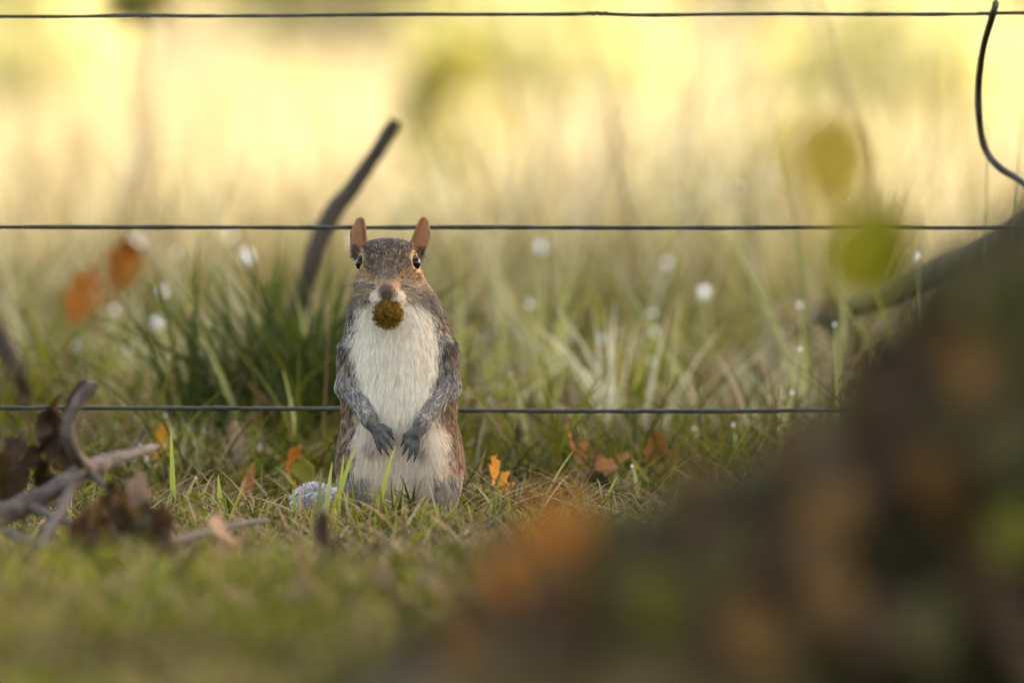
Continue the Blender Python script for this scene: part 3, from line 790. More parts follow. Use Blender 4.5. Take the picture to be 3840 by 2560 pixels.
# ------------------------------------------------------------------ mossy stump with root flare, close to the lens on the right
ST = Vector((0.62, -3.08, 0))
PROF = np.array([(-0.03, 0.86), (0.0, 0.82), (0.03, 0.74), (0.06, 0.685), (0.09, 0.63), (0.115, 0.59), (0.135, 0.54), (0.16, 0.505), (0.185, 0.475), (0.22, 0.44), (0.25, 0.405), (0.3, 0.358), (0.36, 0.325), (0.45, 0.31), (0.56, 0.29), (0.62, 0.28)])
def stump_r(phi, z):
    r = np.interp(z, PROF[:, 0], PROF[:, 1])
    core = 0.285 + 0.10 * math.exp(-max(z, 0) * 6)
    a = abs((phi - math.pi + math.pi) % (2 * math.pi) - math.pi)           # angle from the root that points along -x
    w = math.exp(-(a / 0.55) ** 2)
    for c, g in ((math.pi + 1.35, 0.6), (math.pi - 1.5, 0.55), (0.2, 0.5)):
        b = abs((phi - c + math.pi) % (2 * math.pi) - math.pi)
        w = max(w, g * math.exp(-(b / 0.4) ** 2))
    return core + (r - core) * w
def stump_pt(phi, z, lift=0.0):
    r = stump_r(phi, z)
    q = Vector((math.cos(phi) * r, math.sin(phi) * r, z))
    dsp = 0.022 * mnoise.noise(q * 11) + 0.012 * mnoise.noise(q * 27 + Vector((3, 0, 0)))
    return Vector((math.cos(phi) * (r + dsp + lift), math.sin(phi) * (r + dsp + lift), z + lift * 0.5))

def build_stump():
    t = empty('tree_stump', ST)
    tag(t, 'dark mossy tree stump with a root spreading towards the turf', 'stump')
    zs = np.concatenate([np.linspace(-0.03, 0.3, 46), np.linspace(0.32, 0.6, 14)])
    nphi = 180
    V, F = [], []
    for z in zs:
        for k in range(nphi):
            p = stump_pt(2 * math.pi * k / nphi, float(z)); V.append(p)
    for i in range(len(zs) - 1):
        for k in range(nphi):
            a, b = i * nphi + k, i * nphi + (k + 1) % nphi
            F.append((a, b, b + nphi, a + nphi))
    # splintered top
    top = (len(zs) - 1) * nphi
    n0 = len(V)
    for k in range(nphi):
        p = V[top + k]; V.append(Vector((p.x * 0.8, p.y * 0.8, 0.6 + 0.09 * mnoise.noise(Vector((k * 0.35, 0, 2))))))
    for k in range(nphi):
        p = V[top + k]; V.append(Vector((p.x * 0.08, p.y * 0.08, 0.53)))
    for ring, nxt in ((top, n0), (n0, n0 + nphi)):
        for k in range(nphi):
            F.append((ring + k, ring + (k + 1) % nphi, nxt + (k + 1) % nphi, nxt + k))
    link('stump_wood', mesh_np('stump_wood', np.array([tuple(v) for v in V]), np.array(F)), t, M['mossbark'])
    # moss and grass tufts growing on it
    n = 5200
    phi = RNG.uniform(math.pi - 1.3, math.pi + 1.5, n); z = RNG.uniform(0.0, 0.33, n)
    P = np.array([stump_pt(a, b) for a, b in zip(phi, z)])
    k = np.array([mnoise.noise(Vector(p) * 9 + Vector((7, 1, 0))) for p in P]) > 0.22
    P = P[k]; n = len(P)
    V, F, C = blades(P[:, 0], P[:, 1], RNG.uniform(0.008, 0.03, n), RNG.uniform(0.002, 0.005, n), pick(GREENS * 0.5, n), RNG.uniform(0.1, 0.6, n), RNG.uniform(0, 0.8, n), 4, z0=P[:, 2] - 0.002)
    ms = link('moss_tufts', mesh_np('moss_tufts', V, F, True, C), t, M['grass']); ms['kind'] = 'stuff'
    return t
build_stump()

def stump_leaves():
    G = 'dead leaves lying on the stump root'
    spec = [  # px, py aimed at, size, material, label
        (2130, 2220, 0.085, 'leaf_rust', 'big orange leaf resting on the tip of the stump root'),
        (2300, 2260, 0.05, 'leaf_olive', 'olive leaf beside the big orange one on the root'),
        (2580, 1900, 0.05, 'leaf_green', 'fresh green leaf on the crest of the root'),
        (2480, 2330, 0.045, 'leaf_green', 'green leaf low on the root flank'),
        (3520, 1950, 0.06, 'leaf_russet', 'russet leaf on the dark flank of the stump'),
        (3130, 2020, 0.06, 'leaf_russet', 'umber leaf on the middle of the stump root'),
        (3560, 1690, 0.05, 'leaf_olive', 'olive leaf below the crest of the stump'),
        (1730, 2460, 0.05, 'leaf_russet', 'russet brown leaf at the very foot of the root'),
        (2650, 2020, 0.05, 'leaf_dark', 'blackish leaf just under the green leaf on the crest'),
        (3700, 2250, 0.05, 'leaf_brown', 'brown leaf low on the dark flank of the stump'),
        (3800, 2060, 0.045, 'leaf_green', 'yellow-green leaf on the shaded flank of the stump'),
        (2900, 2200, 0.055, 'leaf_dark', 'blackish leaf flat on the flank of the root'),
        (2760, 2420, 0.055, 'leaf_olive', 'faded olive leaf near the bottom of the root flank'),
        (3300, 2420, 0.055, 'leaf_brown', 'brown leaf at the bottom of the stump flank'),
        (3350, 1560, 0.045, 'leaf_dark', 'dark leaf near the top of the stump shoulder'),
        (1980, 2300, 0.05, 'leaf_olive', 'dull olive leaf in front of the big orange one'),
        (2080, 2500, 0.05, 'leaf_brown', 'dark brown leaf before the root tip'),
        (3050, 1750, 0.05, 'leaf_brown', 'brown leaf on the upper edge of the stump root'),
    ]
    rl = random.Random(12)
    LIT = {'leaf_brown': 'brown dead leaf in the litter on the stump root', 'leaf_russet': 'russet dead leaf in the litter on the stump root', 'leaf_dark': 'blackened dead leaf in the litter on the stump root', 'leaf_olive': 'olive dead leaf in the litter on the stump root', 'leaf_umber': 'pale umber dead leaf in the litter on the stump root'}
    for q in range(46):
        t_ = rl.random(); px = 1900 + 2000 * t_
        edge = np.interp(px, [1900, 2250, 2500, 2800, 3070, 3200, 3430, 3600, 3840], [2150, 2060, 1900, 1760, 1600, 1480, 1330, 1150, 900])
        py = edge + (2560 - edge) * rl.random() ** 1.1
        m_ = rl.choice(list(LIT)); spec.append((px, py, rl.uniform(0.04, 0.06), m_, LIT[m_]))
    for k, (px, py, size, mat, lab) in enumerate(spec):
        # walk along the sight line until it meets the stump's surface
        hit = None
        for d in np.arange(4.0, 6.2, 0.004):
            p = at(px, py, d) - ST
            phi = math.atan2(p.y, p.x)
            if p.z < 0.004: hit = p; break
            if math.hypot(p.x, p.y) < stump_r(phi, p.z) + 0.016: hit = p; break
        if hit is None:
            hit = at(px, py, 5.2) - ST
        up = random.uniform(0.6, 1.2)
        put_leaf(0, 0, 0, size * (0.74 if k else 0.9), mat, (up, random.uniform(-0.4, 0.4), random.uniform(-0.9, 0.9)), lab, random.choice((2, 3)), 0.5, 0.9, group=G, loc=hit + ST + Vector((0, -0.008, 0.004)))
stump_leaves()

# seedling with two leaves that hang before the middle wire
def build_seedling():
    d = 5.05
    base = at(3330, 2200, d); base.z = 0
    t = empty('seedling', base); tag(t, 'thin seedling with one yellow and one green leaf on the stump root', 'seedling')
    P = [at(3330, 2200, d) - base, at(3350, 1500, d) - base, at(3300, 1000, d) - base, at(3150, 760, d) - base, at(3110, 560, d) - base]
    P[0].z = -0.01
    V, F = tube(P, [0.0012, 0.001, 0.0008, 0.0006, 0.0005], 6, 30)
    link('stem', mesh_np('stem', V, F), t, M['stem'])
    for px, py, size, mat, rot, wid in ((3110, 630, 0.05, 'leaf_yellow', (1.2, 0.1, 0.15), 0.78), (3270, 930, 0.05, 'leaf_lime', (-1.2, 0.1, 0.3), 0.95)):
        o = put_leaf(px, py, d - 0.02, size, mat, rot, None, 0, 0.2, 0.3, parent=t, name='leaf', wid=wid)
        o.location -= base
build_seedling()

# ------------------------------------------------------------------ single grass blades one can pick out, some tipped with dewy glints painted white
M['dew_glint'], _nt, _nd, _lk, _b = new_mat('dew_glint')
_b.inputs['Base Color'].default_value = (0.86, 0.85, 0.82, 1); _b.inputs['Roughness'].default_value = 0.12  # opaque white colour stands in for the sparkle of wet tips
_b.inputs['Specular IOR Level'].default_value = 0.6

def one_blade(foot_px, tip, d, w, col, label, group, bend=0.25, dew_glint=0.0, sag=0.0):
    tipp = at(tip[0], tip[1], d)
    fx = at(foot_px, 1500, d).x
    base = Vector((fx, tipp.y + 0.01, float(ground_z(fx, tipp.y)) - 0.004))
    T = tipp - base
    n = 10
    V, C = [], []
    for i in range(n):
        t = i / (n - 1)
        p = Vector((T.x * (t * (1 - bend) + bend * t * t * t), T.y * t, T.z * (t + sag * t * (1 - t))))
        ww = w * 0.5 * (1 - t ** 2.2) + 0.0002
        fold = 0.25 * ww
        V += [(p.x - ww, p.y, p.z), (p.x, p.y + fold, p.z), (p.x + ww, p.y, p.z)]
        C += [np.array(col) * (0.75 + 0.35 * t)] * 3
    F = []
    for i in range(n - 1):
        a = i * 3
        F += [(a, a + 1, a + 4, a + 3), (a + 1, a + 2, a + 5, a + 4)]
    me = mesh_np('grass_blade', np.array(V), np.array(F), True, np.array(C))
    o = link('tall_grass' if not dew_glint else 'dewy_grass', me, mat=M['grass'])
    o.location = base
    tag(o, label, 'grass', group, 'thing')
    if dew_glint:
        sv, sf = [], []
        nu, nv = 10, 7
        for a in range(nv + 1):
            th = math.pi * a / nv
            for b in range(nu):
                ph = 2 * math.pi * b / nu
                sv.append((T.x + dew_glint * math.sin(th) * math.cos(ph), T.y + dew_glint * math.sin(th) * math.sin(ph), T.z - dew_glint * 0.5 + dew_glint * 1.35 * math.cos(th)))
        for a in range(nv):
            for b in range(nu):
                sf.append((a * nu + b, (a + 1) * nu + b, (a + 1) * nu + (b + 1) % nu, a * nu + (b + 1) % nu))
        link('dew_glint_bead', mesh_np('dew_glint_bead', np.array(sv), np.array(sf)), o, M['dew_glint'])
    return o

def single_blades():
    pale = (0.36, 0.36, 0.13); lime = (0.3, 0.33, 0.06); straw = (0.45, 0.36, 0.2); grn = (0.17, 0.2, 0.05)
    GB = 'long grass blades behind the fence'; done = []
    LBS = ['broad pale blade slanting across the bottom wire by the dark tuft', 'pale blade rising over the dark tuft at the leaning stick',
           'short pale blade slanting between dark tuft and squirrel', 'pale blade under the large orange leaf', 'upright pale blade beside the squirrel shoulder',
           'tall upright blade crossed by a slanting one near the squirrel', 'slim upright blade between the two crossing blades', 'blade slanting over the tall upright one near the squirrel',
           'tall slim blade touching the middle wire past the crossing blades', 'tall thin dark blade curving up past the yellow seedling leaf', 'very long thin blade slanting across the middle wire towards the limb',
           'lime blade slanting in front of the fallen limb', 'lime blade reaching up to the green seedling leaf', 'thin dark blade beside the bent stay wire, the taller of two', 'thin dark blade beside the bent stay wire, the shorter of two',
           'lime blade below the dewy glints', 'narrow dark blade beside the broad slanting blade', 'pale blade slanting out of the rough grass to the stump', 'straw coloured blade by the broad olive leaf', 'straw coloured blade below the middle wire by the olive leaf']
    for f, tip, d, w, c, bend in (
        (960, (740, 1225), 8.75, 0.0075, pale, 0.1), (1215, (1105, 1095), 8.8, 0.006, pale, 0.3), (1140, (1062, 1390), 8.5, 0.005, pale, 0.3),
        (420, (300, 1180), 9.3, 0.006, pale, 0.2), (1735, (1716, 930), 9.25, 0.0058, pale, 0.2), (1905, (1850, 920), 9.3, 0.006, pale, 0.2),
        (2010, (2045, 960), 9.2, 0.005, pale, 0.2), (1980, (2190, 905), 9.1, 0.0055, pale, 0.1), (2130, (2090, 800), 9.5, 0.0045, pale, 0.2),
        (3060, (2880, 350), 9.1, 0.0035, grn, 0.5), (3120, (2590, 640), 9.0, 0.0045, pale, 0.1), (3480, (3110, 1060), 8.7, 0.004, lime, 0.2),
        (3460, (3150, 800), 8.75, 0.004, lime, 0.3), (3770, (3835, 420), 8.5, 0.003, grn, 0.3), (3690, (3705, 430), 8.5, 0.0026, grn, 0.2),
        (690, (660, 1400), 8.9, 0.006, lime, 0.2), (940, (1000, 1330), 8.9, 0.004, grn, 0.2), (2660, (2330, 1060), 8.9, 0.004, pale, 0.3), (2900, (2620, 1230), 8.8, 0.004, straw, 0.2),
        (2480, (2560, 1100), 9.0, 0.004, straw, 0.2)):
        one_blade(f, tip, d, w * 0.78, np.array(c) * 0.85, LBS[len(done)], GB, bend + 0.15); done.append(1)
    LF, GF = 'short bright green grass blade crossing the squirrel feet', 'grass blades in front of the squirrel'
    for f, tip, d, w, c, bend in (
        (1405, (1483, 1668), 7.84, 0.0042, lime, 0.2), (1235, (1334, 1668), 7.88, 0.0044, lime, 0.1), (1262, (1290, 1700), 7.87, 0.003, lime, 0.1),
        (1215, (1245, 1735), 7.87, 0.004, pale, 0.1), (1190, (1205, 1760), 7.86, 0.003, grn, 0.1), (1345, (1365, 1890), 7.85, 0.0035, lime, 0.3),
        (1460, (1482, 1810), 7.93, 0.0012, grn, 0.1), (1500, (1513, 1790), 7.93, 0.0012, grn, 0.1), (1108, (1098, 1830), 7.9, 0.003, lime, 0.2),
        (1830, (1885, 1760), 8.02, 0.0018, grn, 0.1), (1880, (1770, 1810), 8.0, 0.003, pale, 0.6), (650, (640, 1600), 8.05, 0.0042, lime, 0.1), (830, (818, 1780), 8.0, 0.004, lime, 0.1),
        (1610, (1590, 1900), 7.9, 0.002, grn, 0.2), (2010, (2150, 1690), 8.15, 0.002, pale, 0.2), (2240, (2320, 1780), 8.1, 0.003, lime, 0.2)):
        one_blade(f, tip, d, w, c, LF if 1180 < tip[0] < 1640 else 'short bright green grass blade standing clear of the turf', GF, bend)
    GD = 'dewy blades with white-painted glints'
    def LD_of(px, py):
        if px < 800 and py > 1000 and py < 1450: return 'dewy grass blade with white-painted glint in the rough grass under the large orange leaf'
        if px < 1400 and py <= 1000: return 'dewy grass blade with white-painted glint just below the middle wire by the leaning stick'
        if py > 1500: return 'low dewy grass blade with white-painted glint in the turf near the bottom wire'
        if px < 2800 and py > 850: return 'dewy grass blade with white-painted glint in the rough grass between squirrel and fallen limb'
        if py <= 850: return 'tall dewy grass blade with white-painted glint reaching over the middle wire'
        return 'dewy grass blade with white-painted glint beside the fallen limb'
    for px, py, d, r in ((288, 1290, 9.6, .0042), (480, 1305, 9.6, .0038), (588, 1205, 9.7, .005), (662, 1333, 9.6, .0042), (600, 1385, 9.6, .0052), (430, 1155, 9.5, .0035),
                         (610, 1090, 9.9, .0045), (925, 955, 10.0, .0055), (512, 905, 10.4, .005), (660, 945, 10.0, .0035), (865, 885, 10.4, .0045), (1985, 1137, 9.4, .0032),
                         (2450, 1170, 9.4, .003), (2455, 1240, 9.4, .003), (2260, 1265, 9.4, .0034), (2440, 1350, 9.3, .0028), (2640, 1090, 9.6, .0045), (1915, 1400, 8.65, .002),
                         (3000, 1305, 8.6, .002), (3130, 1215, 8.6, .0022), (2970, 1472, 8.5, .0024), (3000, 1140, 8.9, .004), (3435, 960, 8.8, .0042), (2560, 740, 10.6, .006),
                         (2760, 700, 10.6, .005), (2900, 640, 10.8, .005), (3170, 745, 9.0, .003), (2370, 1745, 8.25, .0016), (975, 1675, 8.6, .0022), (700, 1600, 8.5, .0016),
                         (735, 1790, 8.2, .0014), (2030, 920, 10.0, .0045), (2500, 980, 10.0, .0045), (1330, 900, 10.4, .004), (620, 1555, 8.5, .002), (2750, 1590, 8.5, .0018), (2100, 1350, 9.0, .002)):
        one_blade(px + random.uniform(-90, 90), (px, py), d, 0.003, pale, LD_of(px, py), GD, 0.5, r * random.uniform(0.6, 1.0) * (0.55 if d < 9.05 or py < 850 else 0.86), 0.25)
single_blades()

def grass_tuft(px, d, n, hmax, w, pal, spread, label):
    foot = at(px, 1700, d)
    o_ = Vector((foot.x, foot.y, 0))
    x = RNG.normal(0, spread, n); y = RNG.normal(0, spread * 0.6, n)
    V, F, C = blades(x, y, RNG.uniform(0.4, 1.0, n) * hmax, RNG.uniform(0.6, 1.3, n) * w, pick(pal, n), RNG.uniform(0.02, 0.4, n), RNG.uniform(0, 0.8, n), 7, z0=np.full(n, -0.006))
    o = link('grass_tuft', mesh_np('grass_tuft', V, F, True, C), mat=M['grass']); o.location = o_
    return tag(o, label, 'grass tuft', 'coarse grass tufts behind the fence')
DKG = np.array([(0.045, 0.075, 0.014), (0.07, 0.1, 0.018), (0.1, 0.125, 0.022)])
grass_tuft(1070, 8.85, 330, 0.215, 0.0055, DKG * 0.6, 0.03, 'dark green coarse grass tuft round the foot of the leaning stick')
grass_tuft(1235, 8.75, 260, 0.13, 0.0055, DKG * 0.4, 0.02, 'blackish green grass tuft right behind the squirrel shoulder')
grass_tuft(880, 9.2, 160, 0.12, 0.005, DKG * 0.6, 0.025, 'dark grass tuft beside the long pale blade')
grass_tuft(700, 9.4, 120, 0.05, 0.005, DKG * 0.5, 0.03, 'low blackish tuft beneath the dewy glints')
grass_tuft(3080, 8.9, 70, 0.11, 0.003, PALES * 0.8, 0.016, 'pale arching grass tuft by the fallen limb')
grass_tuft(2900, 8.75, 60, 0.07, 0.003, np.vstack([PALES, GREENS]) * 0.8, 0.02, 'mixed pale and green tuft close to the stump')
grass_tuft(3330, 9.0, 60, 0.1, 0.0035, DKG, 0.02, 'dark green tuft under the fallen limb')

# ------------------------------------------------------------------ the squirrel
S = 0.1875                       # millimetres per photograph pixel at the squirrel's distance
def X(px): return (px - 1490) * S
def Z(py): return (1958 - py) * S
HX = -6.5                        # the head's axis

def smin(a, b, k):
    h = np.maximum(k - np.abs(a - b), 0) / k
    return np.minimum(a, b) - h * h * k * 0.25
def d_cone(P, a, b, ra, rb):
    a = np.array(a, np.float32); b = np.array(b, np.float32)
    ab = b - a
    t = np.clip(((P - a) @ ab) / (ab @ ab), 0, 1)
    return np.linalg.norm(P - (a + t[..., None] * ab), axis=-1) - (ra + (rb - ra) * t)
def d_ell(P, c, r):
    c = np.array(c, np.float32); r = np.array(r, np.float32)
    q = P - c
    k0 = np.linalg.norm(q / r, axis=-1); k1 = np.linalg.norm(q / (r * r), axis=-1) + 1e-6
    return k0 * (k0 - 1) / k1

EYES = [np.array((HX - 16.9, -20.5, 182.4)), np.array((HX + 17.3, -21.5, 182.6))]
EYE_R = 6.0
ARM = {   # shoulder, elbow, wrist, knuckles
    -1: [(-28, -11, 121), (-33.5, -15, 97), (-19.5, -36.5, 74), (-13, -40.5, 65)],
    1: [(29, -11, 121), (35, -15, 97), (18, -37, 71), (12.8, -41.5, 62.5)]}
ARM_R = [12.5, 8.8, 5.0, 4.3]
FING = {-1: [((-13.8, -41, 66), (-11.6, -44, 58.5), (-9.8, -44, 53.0)), ((-11.2, -42.5, 65.5), (-7.4, -45, 57.5), (-5.2, -45, 52.2)), ((-8.8, -42.5, 66.5), (-4.2, -45, 60.5), (-2.2, -44.5, 56)), ((-7.6, -41, 69), (-2.8, -43.5, 66), (-1.2, -43, 62.5))],
        1: [((13.2, -42, 62), (12.0, -45, 54.0), (11.0, -45, 48.8)), ((10.6, -43, 61.5), (8.4, -45.5, 53.8), (6.8, -45.5, 48.8)), ((8.6, -43, 62.5), (5.0, -45.5, 56.8), (3.4, -45, 52.6)), ((7.8, -42, 65.5), (3.8, -44.5, 62.6), (2.4, -44, 59))]}
FING = {s_: [tuple((p[0] + s_ * 2.3, p[1] + 0.4, p[2]) for p in ch) for ch in v_] for s_, v_ in FING.items()}
TAIL = [(2, 40, 22), (-16, 56, 13), (-42, 46, 9), (-57, 22, 10), (-60, 2, 13), (-56, -10, 16)]

def ear_frame(side):
    base = np.array((HX + side * 17.8, -11.0, 191.0))
    tip = np.array((X(1346), -12.0, Z(813))) if side < 0 else np.array((X(1600), -12.0, Z(815)))
    ax = tip - base; L = np.linalg.norm(ax); ax = ax / L
    nrm = np.array((side * 0.62, -0.78, 0.0)); nrm -= ax * (nrm @ ax); nrm /= np.linalg.norm(nrm)
    u = np.cross(ax, nrm)
    return base, ax, u, nrm, L
def d_ear(P, side):
    base, ax, u, nrm, L = ear_frame(side)
    q = P - base.astype(np.float32)
    v = q @ ax.astype(np.float32) / L; a = q @ u.astype(np.float32); w = q @ nrm.astype(np.float32)
    vv = np.clip(v, -0.35, 1)
    hw = 7.7 * np.sqrt(np.clip(1 - np.abs((vv - 0.30) / 0.70) ** 2.6, 0.0, 1)) * (1 - 0.12 * vv)
    cupd = 0.12 * a * a * (1.0 - 0.3 * vv) - 2.0
    plate = np.abs(w - cupd) - 1.15
    out = np.abs(a) - hw
    cap = (v - 1.0) * L
    low = (-0.3 - v) * L
    return np.maximum(np.maximum(plate, out * 0.8), np.maximum(cap, low))

def body_sdf(P):
    f = d_cone(P, (-5, -6, 173), (-1, -1, 140), 19.8, 32)
    f = smin(f, d_cone(P, (-1, -1, 140), (0, 3, 112), 32, 37), 10)
    f = smin(f, d_cone(P, (0, 3, 112), (1, 5, 84), 37, 37), 10)
    f = smin(f, d_cone(P, (1, 5, 84), (1.5, 9, 40), 37, 37), 10)
    # shoulders and haunches
    for s in (-1, 1):
        f = smin(f, d_ell(P, (1.5 + s * 28, 14, 41), (15.5, 31, 38)), 6)
        f = smin(f, d_ell(P, (1.5 + s * 21, -13, 45), (16, 19, 27)), 6)
        f = smin(f, d_cone(P, (1.5 + s * 27, -10, 26), (1.5 + s * 28, -6, 8), 14, 10), 6)
        f = smin(f, d_cone(P, (1.5 + s * 29, 4, 7), (1.5 + s * 27, -36, 5), 8, 5.2), 5)
        for j in (-1, 0, 1):
            f = smin(f, d_cone(P, (1.5 + s * 27 + j * 3, -34, 5), (1.5 + s * 27 + j * 4.6, -47, 3.2), 2.8, 2.0), 2)
    for a, b in zip(TAIL[:-1], TAIL[1:]):
        f = smin(f, d_cone(P, a, b, 7, 6.5), 5)
    # head
    h = d_ell(P, (HX, -15, 182), (19.5, 23, 17))
    h = smin(h, d_cone(P, (HX, -27, 176.5), (HX - 0.3, -45, 164.5), 13.2, 6.8), 9)
    for s in (-1, 1):
        h = smin(h, d_ell(P, (HX + s * 6.6, -42.0, 158.6), (6.0, 7.2, 5.4)), 4)
        h = smin(h, d_ell(P, (HX + s * 13, -21, 167.5), (9.5, 14, 11)), 8)
        h = smin(h, d_ell(P, (HX + s * 9.5, -17, 189.0), (8.5, 11, 7.9)), 6)
        # hollow under the brow where the eye sits
        h = np.maximum(h, -(np.linalg.norm(P - EYES[0 if s < 0 else 1].astype(np.float32), axis=-1) - 5.7))
    h = smin(h, d_ell(P, (HX, -40, 155.5), (6.5, 8, 5)), 4)
    f = smin(f, h, 12)
    for s in (-1, 1):
        f = smin(f, d_ear(P, s), 3.5)
    # arms and paws
    for s in (-1, 1):
        a = ARM[s]
        g = d_cone(P, a[0], a[1], ARM_R[0], ARM_R[1])
        g = smin(g, d_cone(P, a[1], a[2], ARM_R[1], ARM_R[2]), 4)
        g = smin(g, d_cone(P, a[2], a[3], ARM_R[2], ARM_R[3]), 3)
        for k, (p, q, r) in enumerate(FING[s]):
            g = smin(g, d_cone(P, p, q, 2.0, 1.8), 0.9)
            g = smin(g, d_cone(P, q, r, 1.8, 1.4), 0.8)
        f = smin(f, g, 3.0)
    return f

def surface_nets(F, org, h):
    s = F < 0
    nx, ny, nz = F.shape
    cnt = np.zeros((nx - 1, ny - 1, nz - 1), np.uint8)
    for a in (0, 1):
        for b in (0, 1):
            for c in (0, 1):
                cnt += s[a:nx - 1 + a, b:ny - 1 + b, c:nz - 1 + c]
    act = (cnt > 0) & (cnt < 8)
    I = np.argwhere(act)
    idx = -np.ones(act.shape, np.int64); idx[act] = np.arange(len(I))
    acc = np.zeros((len(I), 3)); num = np.zeros(len(I))
    cor = [(a, b, c) for a in (0, 1) for b in (0, 1) for c in (0, 1)]
    for i, p in enumerate(cor):
        for q in cor[i + 1:]:
            if sum(abs(p[k] - q[k]) for k in range(3)) != 1: continue
            f0 = F[I[:, 0] + p[0], I[:, 1] + p[1], I[:, 2] + p[2]]; f1 = F[I[:, 0] + q[0], I[:, 1] + q[1], I[:, 2] + q[2]]
            m = (f0 < 0) != (f1 < 0)
            t = np.where(m, f0 / np.where(m, f0 - f1, 1), 0)
            pt = np.array(p) + t[:, None] * (np.array(q) - np.array(p))
            acc[m] += pt[m]; num[m] += 1
    V = org + h * (I + acc / num[:, None])
    quads = []
    for ax in range(3):
        b, c = [(1, 2), (2, 0), (0, 1)][ax]
        sl0 = [slice(None)] * 3; sl1 = [slice(None)] * 3
        sl0[ax] = slice(0, -1); sl1[ax] = slice(1, None)
        A, B = s[tuple(sl0)], s[tuple(sl1)]
        E = np.argwhere(A != B)
        E = E[(E[:, b] > 0) & (E[:, c] > 0) & (E[:, b] < F.shape[b] - 1) & (E[:, c] < F.shape[c] - 1)]
        ins = A[E[:, 0], E[:, 1], E[:, 2]]
        def cell(db, dc):
            q = E.copy(); q[:, b] += db; q[:, c] += dc
            return idx[q[:, 0], q[:, 1], q[:, 2]]
        q = np.stack([cell(-1, -1), cell(0, -1), cell(0, 0), cell(-1, 0)], 1)
        q[~ins] = q[~ins][:, ::-1]
        quads.append(q)
    return V, np.vstack(quads)

def sstep(a, b, x): 
    t = np.clip((x - a) / (b - a), 0, 1); return t * t * (3 - 2 * t)

BIB = np.array([(0, -20, 24), (10, -22, 25), (25, -27, 31), (40, -29, 34), (60, -27, 31), (80, -24, 25), (98, -25, 24), (110, -29.5, 28), (124, -30, 27.5), (135, -29, 26), (145, -27, 22), (152, -23, 16), (158, -20, 9)])

